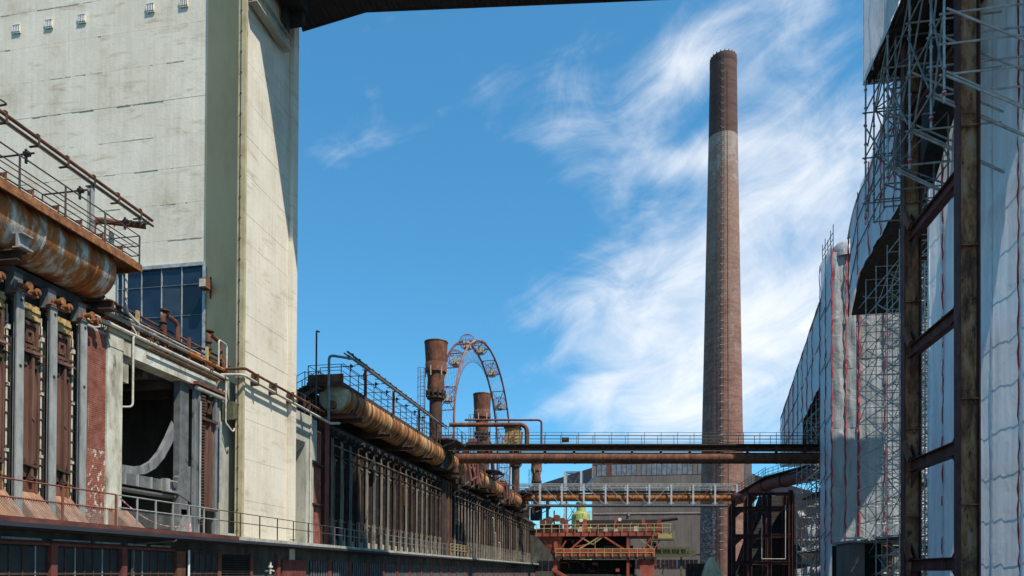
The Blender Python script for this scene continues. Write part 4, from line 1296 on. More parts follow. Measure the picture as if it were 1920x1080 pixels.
def vent_stack(y, label, x=-19.5, zb=13.4):
    t = thing('vent_stack', label, 'stack', (x, y, zb), 'flared vent stacks on the gas mains')
    part('stack_base', MB().box(x - 1.0, x + 1.0, y - 1.1, y + 1.1, 11.6, 13.9).lathe([(.95, 0), (.95, .3), (.7, .5)], (x, y, 13.9), 20), 'soot_iron', t)
    part('pipe', MB().lathe([(.62, 0), (.62, 4.0)], (x, y, 14.4), 20), 'rust_dark', t, smooth=True)
    part('flange', MB().lathe([(.66, 0), (.86, .05), (.86, .25), (.66, .3), (.66, .45), (.9, .5), (.9, .72), (.8, .8)], (x, y, 18.35), 20), 'rust_dark', t, smooth=True)
    bolts = MB()
    for k in range(12):
        a = k * math.pi / 6
        bolts.box(x + .92 * math.cos(a) - .06, x + .92 * math.cos(a) + .06, y + .92 * math.sin(a) - .06, y + .92 * math.sin(a) + .06, 18.6, 19.2)
    part('flange_bolts', bolts, 'soot_iron', t)
    part('neck', MB().lathe([(.78, 0), (.85, .4), (.8, 1.2), (.92, 2.0)], (x, y, 19.1), 20), 'rust_brown', t, smooth=True)
    hood = part('hood', MB().lathe([(.95, 0), (1.02, .05), (1.04, .9), (1.0, .95), (1.12, 2.9), (1.16, 2.92), (1.16, 3.0), (1.08, 3.0), (1.0, .9)], (x, y, 20.9), 28, 'Z', False), 'rust_brown', t, smooth=True)
    lugs = MB()
    for k in range(6):
        a = k * math.pi / 3 + .3
        lugs.beam((x + 1.0 * math.cos(a), y + 1.0 * math.sin(a), 20.5), (x + 1.06 * math.cos(a), y + 1.06 * math.sin(a), 21.4), .1, .06)
    part('hood_lugs', lugs, 'pipe_pale', hood)
    # service platform round the foot
    pf = part('platform', MB().prism([(x - .6, y - 2.2, 14.05), (x + 1.9, y - 2.2, 14.05), (x + 2.5, y - 1.3, 14.05), (x + 2.5, y + 2.0, 14.05), (x - .6, y + 2.0, 14.05)], (0, 0, .12)), 'soot_iron', t)
    part('strut', MB().beam((x + .2, y - 2.1, 13.0), (x + 2.3, y - 1.3, 14.0), .14).beam((x + .6, y + 1.9, 13.0), (x + 2.4, y + 1.9, 14.0), .14), 'steel_machine', pf)
    for k, (dx, dy) in enumerate(((-.6, -2.2), (.6, -2.2), (1.9, -2.2), (2.5, -1.3), (2.5, .3), (2.5, 2.0))):
        part('platform_post', MB().box(x + dx - .025, x + dx + .025, y + dy - .025, y + dy + .025, 14.17, 15.25), 'rail_dark', pf)
    for h in (.55, 1.08):
        part('platform_rail', MB().tube([(x + a, y + b, 14.17 + h) for a, b in ((-.6, -2.2), (1.9, -2.2), (2.5, -1.3), (2.5, 2.0))], .022, 6), 'rail_dark', pf)
    # caged ladder
    lx, ly = x - 1.0, y - 1.1
    ld = part('ladder', MB().tube([(lx - .22, ly, 13.5), (lx - .22, ly, 21.1)], .03, 6).tube([(lx + .22, ly, 13.5), (lx + .22, ly, 21.1)], .03, 6), 'rail_dark', t)
    rung = MB().tube([(-.22, 0, 0), (.22, 0, 0)], .018, 5).mesh('rung', 'rail_dark')
    for k in range(22):
        inst('rung', rung, ld, (lx, ly, 13.8 + k * .33))
    hoop = MB().tube([(.36 * math.cos(R(a)), .36 * math.sin(R(a)) - .36, 0) for a in range(20, -201, -20)], .02, 5).mesh('hoop', 'rail_dark')
    for k in range(7):
        inst('hoop', hoop, ld, (lx, ly, 15.6 + k * .9))
    cg = MB()
    for a in (20, -35, -90, -145, -200):
        cg.tube([(lx + .36 * math.cos(R(a)), ly - .36 + .36 * math.sin(R(a)), 15.6), (lx + .36 * math.cos(R(a)), ly - .36 + .36 * math.sin(R(a)), 21.0)], .016, 5)
    part('cage_bars', cg, 'rail_dark', ld)


vent_stack(65.0, 'nearest and tallest looking flared rusty vent stack, left of the wheel')
vent_stack(85.0, 'second flared rusty vent stack, standing in front of the wheel')
vent_stack(109.0, 'third flared vent stack, half hidden behind the upper pipe bridge')
vent_stack(131.5, 'farthest rusty vent stack, seen below the upper pipe bridge')


# ------------------------------------------------------------------ big wheel behind the ovens
def big_wheel():
    C_ = Vector((-25, 112, 23.0))
    RR, ph, wd = 16.0, R(4), 2.5
    t = thing('big_wheel', 'rusty observation wheel with round cage gondolas rising behind the ovens', 'ferris wheel', (C_.x, C_.y, 6))
    du = Vector((math.sin(ph), math.cos(ph), 0))
    ax = Vector((math.cos(ph), -math.sin(ph), 0))

    def at(a, r, w):
        return C_ + du * (r * math.cos(a)) + Vector((0, 0, r * math.sin(a))) + ax * w
    N = 84
    for w, m_ in ((.0, 'red_oxide'), (-wd, 'red_oxide')):
        part('rim', MB().tube([at(2 * math.pi * i / N, RR, w) for i in range(N)], .17, 8, True), m_ if w else M['rim_pale'], t, smooth=True)
    for i in range(28):
        a = 2 * math.pi * (i + .5) / 28
        part('rim_tie', MB().beam(at(a, RR, -.1), at(a, RR, -wd + .1), .12, .12), 'red_oxide', t)
        if i % 2 == 0:
            b = 2 * math.pi * (i + 1.5) / 28
            part('rim_brace', MB().beam(at(a, RR, -.1), at(b, RR, -wd + .1), .08, .08).beam(at(b, RR, -.1), at(a, RR, -wd + .1), .08, .08), 'red_oxide', t)
    sp = MB()
    for i in range(56):
        a = 2 * math.pi * i / 56
        for w in (0, -wd):
            sp.tube([at(a, RR, w), at(a + .5, RR * .80, -wd / 2)], .012, 4)
            sp.tube([at(a, RR, w), at(a - .5, RR * .80, -wd / 2)], .012, 4)
    part('spoke_cables', sp, 'rail_rust', t)
    part('inner_ring', MB().tube([at(2 * math.pi * i / 60, RR * .80, -wd / 2) for i in range(60)], .03, 5, True), 'rail_rust', t)
    cage = MB()
    for k in range(6):
        a = math.pi * k / 6
        cage.tube([(1.25 * math.cos(b) * math.cos(a), 1.25 * math.cos(b) * math.sin(a), 1.25 * math.sin(b)) for b in [2 * math.pi * j / 18 for j in range(18)]], .024, 5, True)
    for z in (-.7, 0, .7):
        r = math.sqrt(1.25 ** 2 - z * z)
        cage.tube([(r * math.cos(2 * math.pi * j / 18), r * math.sin(2 * math.pi * j / 18), z) for j in range(18)], .024, 5, True)
    cage = cage.mesh('cage', 'rail_rust')
    cab = MB().box(-.5, .5, -.6, .6, -.95, -.82).box(-.5, .5, .5, .6, -.82, .1).box(-.5, .5, -.6, -.5, -.82, .0).box(-.1, .1, -.5, .5, -.82, -.35).mesh('seat', 'pipe_pale')
    for i in range(14):
        a = 2 * math.pi * (i + .42) / 14
        p = at(a, RR - .1, -wd / 2)
        g = inst('gondola', cage, t, p)
        inst('gondola_seat', cab, g, p)
    hub = part('hub', MB().tube([at(0, 0, .4), at(0, 0, -wd - .4)], .8, 16), 'red_oxide', t)
    for w in (.6, -wd - .6):
        for sg in (-1, 1):
            part('support_leg', MB().beam(C_ + ax * w, Vector((C_.x, C_.y, 0)) + ax * (w * 2) + du * (sg * 7) + Vector((0, 0, 6)), .5, .5), 'red_oxide', t)


M['rim_pale'] = material('pale_rusty_rim', [(0.3, (0.13, 0.045, 0.03)), (0.55, (0.24, 0.105, 0.07)), (0.75, (0.40, 0.28, 0.22))], nscale=0.6, rough=0.7, bump=0)
big_wheel()


# ------------------------------------------------------------------ pipe bridges
def upper_bridge():
    A, B = Vector((-19.6, 69.0, 0)), Vector((18.4, 76.6, 0))
    t = thing('pipe_bridge', 'upper pipe bridge with a thick dark rusty pipe and railed walkway across the yard', 'bridge', (0, 73, 13))

    def pt(s, z, off=0.0):
        p = A.lerp(B, s)
        return (p.x - off * .2, p.y + off, z + .28 * s)
    part('main_pipe', MB().tube([pt(s / 12, 13.35) for s in range(13)], .58, 20), 'rust_brown', t, smooth=True)
    part('upper_pipe', MB().tube([pt(0, 14.27), pt(1, 14.27)], .2, 12), 'rust_brown', t, smooth=True)
    part('thin_pipe', MB().tube([pt(0, 14.0, -.5), pt(1, 14.0, -.5)], .07, 8), 'rail_dark', t)
    wkw = part('walkway', MB().beam(pt(0, 14.62), pt(1, 14.62), 1.6, .14), 'soot_iron', t)
    for k in range(13):
        s = (k + .4) / 13
        part('pipe_hanger', MB().lathe([(.62, 0), (.62, .14)], pt(s, 13.35), 20, 'X').box(pt(s, 0)[0] - .1, pt(s, 0)[0] + .1, pt(s, 0)[1] - .3, pt(s, 0)[1] + .3, 13.9 + .28 * s, 14.55 + .28 * s), 'rust_brown', t)
    for off in (-.75, .75):
        railing(wkw, pt(.0, 14.69, off), pt(1, 14.69, off), 24, 1.15, 'rail_dark', (1.0, .7, .4), .022, .05)
    b = pt(.315, 14.69, -.4)
    part('switch_box', MB().box(b[0] - .35, b[0] + .35, b[1] - .15, b[1] + .15, 15.0, 15.45), 'soot_iron', t)
    part('support_trestle', MB().box(-19.5, -18.3, 68.2, 69.8, 11.3, 12.75), 'rust_dark', t)
    return t


upper_bridge()
yb = thing('filter_box', 'small ochre and rust sheet metal box on the left end of the upper pipe bridge', 'box', (-13.1, 72, 14.8))
part('body', MB().box(-13.9, -12.4, 71.2, 72.4, 14.85, 16.7), 'frame_ochre', yb)
part('lid', MB().box(-14.0, -12.3, 71.1, 72.5, 16.7, 16.82), 'rust_brown', yb)
part('rib', MB().box(-13.5, -13.4, 71.15, 71.2, 14.85, 16.7).box(-12.9, -12.8, 71.15, 71.2, 14.85, 16.7), 'rust_orange', yb)
lp = thing('bent_pipe', 'thick rusty pipe running level then bending down onto the upper pipe bridge', 'pipe', (-11.6, 71.5, 14.8))
part('pipe', MB().elbow([(-19.6, 70.2, 17.0), (-11.6, 71.4, 17.0), (-11.6, 71.4, 14.8)], .24, .8, 12, 6), 'rust_brown', lp, smooth=True)
lp = thing('bent_pipe', 'thin dark pipe forming the taller square loop on the upper pipe bridge', 'pipe', (-10.1, 71.5, 14.8))
part('pipe', MB().elbow([(-18.0, 70.4, 17.5), (-10.1, 71.5, 17.45), (-10.1, 71.5, 14.8)], .11, .4, 8), 'red_oxide', lp)
solo('riser_pipe', MB().tube([(-15.6, 71.8, 14.6), (-15.6, 71.8, 18.4)], .05, 6), 'rail_dark', 'thin upright rod between the wheel and the second vent stack', 'pipe', (-15.6, 71.8, 14.6))


def lower_bridge():
    A, B = Vector((-19.4, 110.8, 0)), Vector((14.9, 117.0, 0))
    t = thing('truss_bridge', 'lower grey truss bridge carrying a rusty pipe in front of the brown building', 'bridge', (-2, 114, 12.4))

    def pt(s, z, off=0.0):
        p = A.lerp(B, s)
        return Vector((p.x - off * .18, p.y + off, z + .15 * s))
    part('main_pipe', MB().tube([pt(s / 8, 13.75) for s in range(9)] + [pt(1, 13.75) + Vector((2.0, .3, .1))], .62, 18), 'rust_orange', t, smooth=True)
    part('walkway', MB().beam(pt(0, 14.65), pt(1, 14.65), 1.4, .16), 'soot_iron', t)
    for off in (-1.15, 1.15):
        part('bottom_chord', MB().beam(pt(0, 12.42, off), pt(1, 12.42, off), .22, .24), 'steel_machine', t)
        part('top_chord', MB().beam(pt(0, 15.78, off), pt(1, 15.78, off), .16, .16), 'steel_grey', t)
        for k in range(11):
            s = k / 10
            po = part('truss_post', MB().beam(pt(s, 12.54, off), pt(s, 15.7, off), .26, .2), 'white_steel', t)
            part('gusset', MB().beam(pt(s, 12.6, off) + Vector((-.45, 0, 0)), pt(s, 13.0, off), .08, .08).beam(pt(s, 12.6, off) + Vector((.45, 0, 0)), pt(s, 13.0, off), .08, .08), 'white_steel', po)
            if k < 10:
                a, b = (15.6, 12.6) if k < 6 else (12.6, 15.6)
                part('diagonal', MB().beam(pt(s + .008, a, off), pt(s + .092, b, off), .07, .07), 'rail_rust' if k > 6 else 'steel_grey', t)
        for z in (15.1, 15.4):
            part('handrail', MB().tube([pt(0, z, off * .9), pt(1, z, off * .9)], .03, 6), 'steel_grey', t)
        post = MB().box(-.025, .025, -.025, .025, 0, .9).mesh('rail_post', 'steel_grey')
        for k in range(40):
            inst('rail_post', post, t, pt(k / 39, 14.72, off * .9))


M['white_steel'] = material('pale_grey_steel', [(0.3, (0.34, 0.36, 0.37)), (0.7, (0.52, 0.54, 0.54))], nscale=1.5, rough=0.6, bump=0)
lower_bridge()


# ------------------------------------------------------------------ chimney
def chimney():
    cx_, cy_ = 15.05, 136.0
    t = thing('chimney', 'very tall tapering brick chimney with a dark band at the top', 'chimney', (cx_, cy_, 0))

    def rad(z):
        pts = [(0, 4.2), (3, 4.06), (24, 3.77), (83.0, 2.66), (98.6, 2.45)]
        for (a, ra), (b, rb) in zip(pts, pts[1:]):
            if z <= b:
                return ra + (rb - ra) * (z - a) / (b - a)
        return pts[-1][1]

    def seg(name, z0, z1, mat, extra=0.0, n=12):
        part(name, MB().lathe([(rad(z0 + (z1 - z0) * i / n) + extra, z0 + (z1 - z0) * i / n) for i in range(n + 1)], (cx_, cy_, 0), 56), mat, t, smooth=True)
    seg('shaft', 0, 83.5, 'brick_shaft', 0, 30)
    seg('dark_crown', 83.5, 97.2, 'brick_shaft_top', -.012)
    part('rim', MB().lathe([(rad(97.2), 97.2), (rad(97.2) + .03, 97.3), (2.47, 98.55), (2.3, 98.7), (1.9, 98.65), (1.9, 96)], (cx_, cy_, 0), 56, 'Z', False), 'brick_shaft_top', t, smooth=True)
    for k in range(20):
        a = 2 * math.pi * k / 20
        inst('rim_block', RB, t, (cx_ + 2.38 * math.cos(a), cy_ + 2.38 * math.sin(a), 98.6), a)
    # slate patch near the foot
    pv, pf = [], []
    n1, n2 = 14, 16
    for j in range(n2 + 1):
        for i in range(n1 + 1):
            a = R(-165 + 52 * i / n1)
            z = 1.0 + 12.5 * j / n2
            jag = .6 * math.sin(j * 2.3) * (1 if i == n1 else 0) * .04
            r = rad(z) + .015
            pv.append((cx_ + r * math.cos(a + jag), cy_ + r * math.sin(a + jag), z))
    for j in range(n2):
        for i in range(n1):
            pf.append((j * (n1 + 1) + i, j * (n1 + 1) + i + 1, (j + 1) * (n1 + 1) + i + 1, (j + 1) * (n1 + 1) + i))
    mb = MB()
    mb.add(pv, pf)
    part('slate_patch', mb, 'blue_engobe', t, smooth=True)
    # ladder facing the yard
    la = R(-97)
    d = Vector((math.cos(la), math.sin(la), 0))
    s = Vector((-d.y, d.x, 0))
    ld = MB()
    for sg in (-1, 1):
        ld.tube([Vector((cx_, cy_, z)) + d * (rad(z) + .25) + s * (sg * .24) for z in range(2, 99, 6)], .04, 5)
    lo = part('ladder', ld, 'rail_dark', t)
    rg = MB()
    z = 3.0
    while z < 98:
        p = Vector((cx_, cy_, z)) + d * (rad(z) + .25)
        rg.tube([p - s * .24, p + s * .24], .03, 4)
        z += .4
    part('rungs', rg, 'rail_dark', lo, kind='stuff')
    hp = MB()
    z = 6.0
    while z < 97.5:
        c = Vector((cx_, cy_, z)) + d * (rad(z) + .25)
        hp.tube([c + s * (.42 * math.sin(R(a))) + d * (.36 - .36 * math.cos(R(a))) for a in range(-120, 121, 40)], .03, 4)
        hp.beam(c - s * .24, c - s * .24 - d * .3, .05).beam(c + s * .24, c + s * .24 - d * .3, .05)
        z += 1.5
    part('ladder_cage', hp, 'pipe_pale', lo, kind='stuff')
    part('conductor', MB().tube([Vector((cx_, cy_, z)) + Vector((math.cos(R(-80)), math.sin(R(-80)), 0)) * (rad(z) + .05) for z in range(0, 99, 5)], .03, 4), 'rust_dark', t)


def shaft_material():
    mt = material('chimney_brick', [(0.3, (0.12, 0.056, 0.041)), (0.55, (0.245, 0.125, 0.092)), (0.75, (0.30, 0.17, 0.13))], (0.22, 0.22, 1.3), 1.0, 0.92, 0, 0.6, 9, 0.72,
                  (0.28, 0.20, 0.16), (0.4, 0.4, 0.25), (0.56, 0.74), bscale=4.0, bdist=0.06, grain=((0.3, 0.3, 5.5), 0.82, 1.12))
    n, l = mt.node_tree.nodes, mt.node_tree.links
    b = n['Principled BSDF']
    old = b.inputs['Base Color'].links[0].from_socket
    g = n.new('ShaderNodeNewGeometry')
    sp = n.new('ShaderNodeSeparateXYZ')
    l.new(g.outputs['Position'], sp.inputs[0])
    t = n.new('ShaderNodeTexNoise')
    t.inputs['Scale'].default_value = 0.35
    t.inputs['Detail'].default_value = 9
    t.inputs['Roughness'].default_value = 0.7
    l.new(g.outputs['Position'], t.inputs['Vector'])
    ma = n.new('ShaderNodeMath')
    ma.operation = 'MULTIPLY_ADD'
    l.new(t.outputs['Fac'], ma.inputs[0])
    ma.inputs[1].default_value = 70
    l.new(sp.outputs[2], ma.inputs[2])
    cur = old
    for z0, z1, f_, c in ((78, 110, .62, (0.275, 0.18, 0.135, 1)), (112, 118, .6, (0.34, 0.285, 0.25, 1))):
        mr = n.new('ShaderNodeMapRange')
        mr.inputs[1].default_value, mr.inputs[2].default_value = z0, z1
        mr.inputs[4].default_value = f_
        l.new(ma.outputs[0], mr.inputs[0])
        mx = n.new('ShaderNodeMix')
        mx.data_type = 'RGBA'
        l.new(mr.outputs[0], mx.inputs[0])
        l.new(cur, mx.inputs[6])
        mx.inputs[7].default_value = c
        cur = mx.outputs[2]
    # dark speckle of soot over it all
    t2 = n.new('ShaderNodeTexNoise')
    t2.inputs['Scale'].default_value = 2.2
    t2.inputs['Detail'].default_value = 6
    t2.inputs['Roughness'].default_value = 0.75
    l.new(g.outputs['Position'], t2.inputs['Vector'])
    m2_ = n.new('ShaderNodeMapRange')
    m2_.inputs[1].default_value, m2_.inputs[2].default_value = 0.3, 0.7
    m2_.inputs[3].default_value, m2_.inputs[4].default_value = 0.66, 1.28
    l.new(t2.outputs['Fac'], m2_.inputs[0])
    vm = n.new('ShaderNodeVectorMath')
    vm.operation = 'SCALE'
    l.new(cur, vm.inputs[0])
    l.new(m2_.outputs[0], vm.inputs['Scale'])
    l.new(vm.outputs[0], b.inputs['Base Color'])
    return mt


M['brick_shaft'] = shaft_material()
RB = MB().box(-.08, .08, -.1, .1, 0, .28).mesh('rim_block', 'brick_pale')
chimney()


# ------------------------------------------------------------------ brown hall behind
def hall():
    t = thing('brown_hall', 'large brown grey clad hall with a high window band behind the chimney', 'building', (2, 160, 0))
    part('hall_core', MB().box(-10.8, 24, 160.25, 190, 0, 27.4), 'cladding', t)
    rib = MB().box(-.6, .6, 0, .05, 0, 1)
    for k in range(4):
        rib.box(-.55 + k * .3, -.41 + k * .3, -.025, 0, 0, 1)
    me = rib.mesh('cladding_panel', 'cladding')
    rows = [(0, 6.0), (6.1, 14.9), (15.5, 20.7), (21.2, 23.6), (26.4, 27.3)]
    for a, b in rows:
        for k in range(29):
            x = -10.2 + k * 1.22
            if x > 24:
                break
            o = inst('cladding_panel', me, t, (x, 160.15 + random.uniform(-.015, .015), a))
            o.scale.z = b - a
    for z, h in ((15.0, .4), (20.8, .3), (6.02, .06)):
        part('trim_band', MB().box(-10.85, 24, 160.0, 160.2, z, z + h), 'cladding_trim', t)
    part('corner_trim', MB().box(-10.95, -10.75, 160.0, 160.4, 0, 27.4), 'cladding_trim', t)
    part('parapet', MB().box(-10.95, 24, 159.95, 160.3, 27.3, 27.7), 'cladding', t)
    x = -9.8
    k = 0
    while x < 22:
        red = k in (2, 21)
        part('window_pane', MB().box(x, x + 1.0, 160.12, 160.2, 23.75, 26.25), 'red_oxide' if red else ('cladding' if k % 11 == 8 else 'glass_far'), t)
        part('window_bar', MB().box(x + 1.02, x + 1.1, 160.05, 160.2, 23.7, 26.3), 'cladding', t)
        x += 1.12
        k += 1
    part('gutter_pipe', MB().box(-2.8, -2.4, 159.85, 160.0, 14.6, 15.4), 'cladding_trim', t)
    for x in [-2.6 + .9 * i for i in range(17)]:
        if -0.5 < x < 2.2:
            continue
        w = part('low_window', MB().box(x, x + .62, 160.0, 160.1, 3.0, 4.7), 'glass_navy', t)
        part('low_window_post', MB().box(x + .66, x + .84, 159.95, 160.1, 2.9, 4.8), random.choice(['red_oxide', 'cladding']), w)


hall()

# dark conveyor galleries far behind
ga = thing('far_conveyor_gallery', 'black sloping conveyor gallery on the skyline left of the brown hall', 'gallery', (-25, 196, 0))
part('gallery_body', MB().prism([(-48, 194, 20.5), (-9, 194, 32.0), (-9, 194, 25.2), (-30, 194, 23.0), (-48, 194, 18.5)], (0, 6, 0)), 'roofing', ga)
part('support', MB().beam((-26, 197, 0), (-26, 197, 23.5), .8), 'steel_machine', ga)
gb = thing('far_conveyor_gallery', 'black sloping conveyor gallery on the skyline right of the chimney', 'gallery', (30, 196, 0))
part('gallery_body', MB().prism([(18, 194, 31.0), (26.5, 194, 29.0), (48, 194, 22.0), (48, 194, 18.8), (32, 194, 24.3), (18, 194, 25.2)], (0, 6, 0)), 'roofing', gb)
part('support', MB().beam((40, 197, 0), (40, 197, 22.5), .8), 'steel_machine', gb)
part('skylight', MB().box(27.5, 31.5, 193.9, 193.98, 25.6, 26.2), 'glass_far', gb)

# steel lattice tower and lime tank
lt = thing('lattice_tower', 'slim pale steel lattice tower beside the brown hall', 'tower', (-14.4, 152, 0))
for x in (-16.1, -12.6):
    for y in (150.5, 153):
        part('tower_leg', MB().box(x - .22, x + .22, y - .22, y + .22, 0, 23.6), 'white_steel', lt)
for z in (23.4, 17.5, 12.0, 6.5):
    for y in (150.5, 153):
        part('tower_beam', MB().beam((-16.1, y, z), (-12.6, y, z), .24), 'steel_machine', lt)
for z in (18.0, 12.4, 6.9):
    part('tower_brace', MB().beam((-15.9, 150.5, z), (-12.8, 150.5, z + 5.0), .14).beam((-15.9, 150.5, z + 5.0), (-12.8, 150.5, z), .14), 'steel_machine', lt)
part('tower_gantry', MB().box(-17.9, -16.2, 150.2, 151.4, 12.9, 13.1).beam((-15.8, 150.4, 12.6), (-11.6, 150.4, 15.0), .3), 'steel_machine', lt)
part('tower_stair', MB().beam((-12.4, 151, 19.5), (-9.4, 151, 22.5), .1, .6).box(-12.6, -11.2, 150.4, 151.6, 19.4, 19.6), 'white_steel', lt)
for x in (-17.9, -17.1, -16.3):
    part('gantry_post', MB().box(x - .04, x + .04, 150.2, 150.28, 13.1, 14.3), 'steel_machine', lt)
yt = thing('lime_tank', 'lime yellow tank with a narrow neck beside the brown hall', 'tank', (-12.4, 148, 0))
part('tank_body', MB().lathe([(2.0, 0), (2.0, 13.6), (1.9, 14.0), (1.0, 14.6), (.95, 14.7), (.95, 16.2)], (-12.4, 148, 0), 28), 'yellow_green', yt, smooth=True)
part('tank_cap', MB().lathe([(1.08, 0), (1.08, .3)], (-12.4, 148, 16.2), 24), 'yellow_green', yt)
part('tank_rail', MB().tube([(-12.4 + 2.1 * math.cos(2 * math.pi * k / 20), 148 + 2.1 * math.sin(2 * math.pi * k / 20), 14.6) for k in range(20)], .04, 5, True), 'rail_ochre', yt)
for k in range(10):
    a = 2 * math.pi * k / 10
    part('tank_rail_post', MB().box(-12.4 + 2.1 * math.cos(a) - .03, -12.4 + 2.1 * math.cos(a) + .03, 148 + 2.1 * math.sin(a) - .03, 148 + 2.1 * math.sin(a) + .03, 13.5, 14.6), 'rail_ochre', yt)


# ------------------------------------------------------------------ red machine at the end of the yard
def red_machine():
    t = thing('coke_transfer_car', 'big red coke transfer machine with two railed decks at the end of the yard', 'machine', (-5, 102, 0))
    y0, y1 = 99, 107
    part('upper_deck', MB().box(-14.9, 3.0, y0, y1, 6.95, 7.35), 'machine_red', t)
    part('upper_girder', MB().box(-14.9, 3.2, y0 - .12, y0, 6.85, 7.5).box(-14.9, 3.2, y1, y1 + .12, 6.85, 7.5), 'machine_red', t)
    part('lower_deck', MB().box(-12.1, 2.0, y0, y1, 3.75, 3.95), 'soot_iron', t)
    part('lower_fascia', MB().box(-11.9, 2.0, y0 - .1, y0, 3.95, 5.0), 'machine_red', t)
    part('lower_sill', MB().box(-12.4, 2.2, y0 - .2, y0 + .1, 3.6, 3.95), 'soot_iron', t)
    me = MB().box(-.04, .04, -.04, .04, 0, 1.15).mesh('railing_post', 'rail_ochre')
    for k in range(18):
        inst('railing_post', me, t, (-14.6 + k * 1.1, y0 - .3, 7.35))
    for k in range(13):
        inst('railing_post', me, t, (-11.8 + k * 1.14, y0 - .32, 3.9))
    for z in (7.95, 8.5):
        part('railing_bar', MB().tube([(-14.6, y0 - .3, z), (4.2, y0 - .3, z)], .04, 5), 'rail_ochre', t)
    for z in (4.5, 5.05):
        part('railing_bar', MB().tube([(-11.8, y0 - .32, z), (1.9, y0 - .32, z)], .04, 5), 'rail_ochre', t)
    # legs
    for x in (-11.9, 1.2):
        for y in (y0 + .4, y1 - .4):
            part('leg', MB().box(x - .25, x + .25, y - .25, y + .25, 0, 6.95), 'machine_red', t)
    part('wide_leg', MB().prism([(.3, y0 + .1, 0), (1.9, y0 + .1, 0), (1.9, y0 + .1, 3.6), (-.2, y0 + .1, 3.6)], (0, .5, 0)), 'machine_red', t)
    part('leg', MB().box(-1.9, -1.5, y0, y0 + .4, 0, 6.95), 'machine_red', t)
    # hopper on the left
    part('hopper', HOP, 'machine_red', t)
    for a, b, w, m_ in (((-10.4, 4.4), (-7.6, 6.9), .22, 'machine_red'), ((-9.6, 4.4), (-5.4, 6.9), .16, 'rail_ochre'), ((-5.2, 6.9), (-1.0, 4.2), .26, 'machine_red'),
                        ((-8.6, 6.9), (-6.6, 5.7), .14, 'rail_ochre'), ((-6.6, 5.7), (-5.0, 6.9), .14, 'rail_ochre'), ((-9.0, 5.4), (-6.8, 5.8), .14, 'machine_red'), ((-11.6, 4.3), (-10.4, 6.2), .2, 'machine_red'),
                        ((-.2, 4.2), (1.6, 6.8), .2, 'machine_red'), ((1.9, 5.0), (3.0, 6.9), .16, 'machine_red'), ((-13.6, 6.3), (-12.0, 4.3), .14, 'soot_iron'), ((.0, 6.4), (1.8, 5.0), .1, 'rail_ochre')):
        part('brace', MB().beam((a[0], y0 + .05, a[1]), (b[0], y0 + .05, b[1]), w, w), m_, t)
    part('ladder_rod', MB().box(-6.3, -6.24, y0 - .1, y0 - .04, 4, 6.3), 'rail_ochre', t)
    part('control_room', MB().box(-11.0, -1.5, y0 + 3, y1 - 1, 3.95, 6.9), 'soot_iron', t)
    part('green_unit', MB().box(-5.2, -1.0, y0 + 1.6, y0 + 2.8, 4.2, 5.6), 'green_metal', t)
    # drum and hoists above the deck
    part('duct', MB().box(-9.2, 2.6, y0 + 2.4, y0 + 3.8, 8.4, 9.3), 'soot_iron', t)
    part('duct_end', MB().tube([(2.6, y0 + 3, 9.2), (5.2, y0 + 3, 9.5)], .28, 10), 'soot_iron', t)
    for x in (-7.9, -3.4, 2.6, -10.6):
        part('red_stand', MB().prism([(x - .45, y0 + 1.9, 7.35), (x + .45, y0 + 1.9, 7.35), (x + .25, y0 + 1.9, 9.4), (x - .25, y0 + 1.9, 9.4)], (0, .3, 0)), 'machine_red', t)
    part('winch', MB().box(-14.3, -11.2, y0 + 1, y0 + 3, 7.35, 8.7).tube([(-13.8, y0 + .9, 9.3), (-11.6, y0 + .9, 9.5)], .18, 8), 'soot_iron', t)
    for x, z, r in ((-12.9, 9.2, .55), (-11.8, 9.5, .5), (-11.0, 9.1, .45), (-13.9, 8.9, .4)):
        part('winch_drum', MB().lathe([(r, 0), (r, .6)], (x, y0 + .7, z), 14, 'Y'), 'rust_brown', t)
    part('winch_post', MB().box(-12.3, -12.1, y0 + .8, y0 + 1.0, 8.7, 10.6), 'rust_brown', t)
    for k in range(14):
        x = -9.5 + k * .9 + random.uniform(-.2, .2)
        part('gear_box', MB().box(x - .25, x + .25, y0 + .6, y0 + 1.2, 7.35, 7.35 + random.uniform(.4, 1.2)), random.choice(['machine_red', 'rust_brown', 'pipe_pale', 'rust_dark']), t)
    part('spot_lamp', MB().lathe([(.25, 0), (.25, .3)], (-2.9, y0 + 1.5, 9.3), 10, 'Y').lathe([(.25, 0), (.25, .3)], (-8.4, y0 + 1.5, 9.2), 10, 'Y'), 'white_paint', t)
    # overhanging service deck on the right
    sd = part('service_deck', MB().box(1.6, 4.6, y0 - .2, y0 + 2.5, 6.3, 6.45), 'green_metal', t)
    part('service_panel', MB().box(2.4, 4.3, y0 - .22, y0 - .16, 6.5, 7.2), 'rail_ochre', sd)
    for x in (1.7, 3.0, 4.55):
        part('service_post', MB().box(x - .04, x + .04, y0 - .2, y0 - .12, 6.45, 7.6), 'rail_ochre', sd)
    part('under_deck_dark', MB().box(-11.4, -.8, y0 + 4, y0 + 7, .9, 3.6), 'black', t)  # black box added to darken the space under the lower deck
    for x in (-10.8, -8.6, -3.4, -1.2):
        part('wheel', MB().lathe([(.55, 0), (.55, .3), (.62, .3), (.62, .36)], (x, y0 + .6, .62), 18, 'Y'), 'soot_iron', t)
    part('bogie', MB().box(-11.6, -.5, y0 + .5, y0 + 1.1, .95, 1.5), 'soot_iron', t)
    rn = random.Random(21)
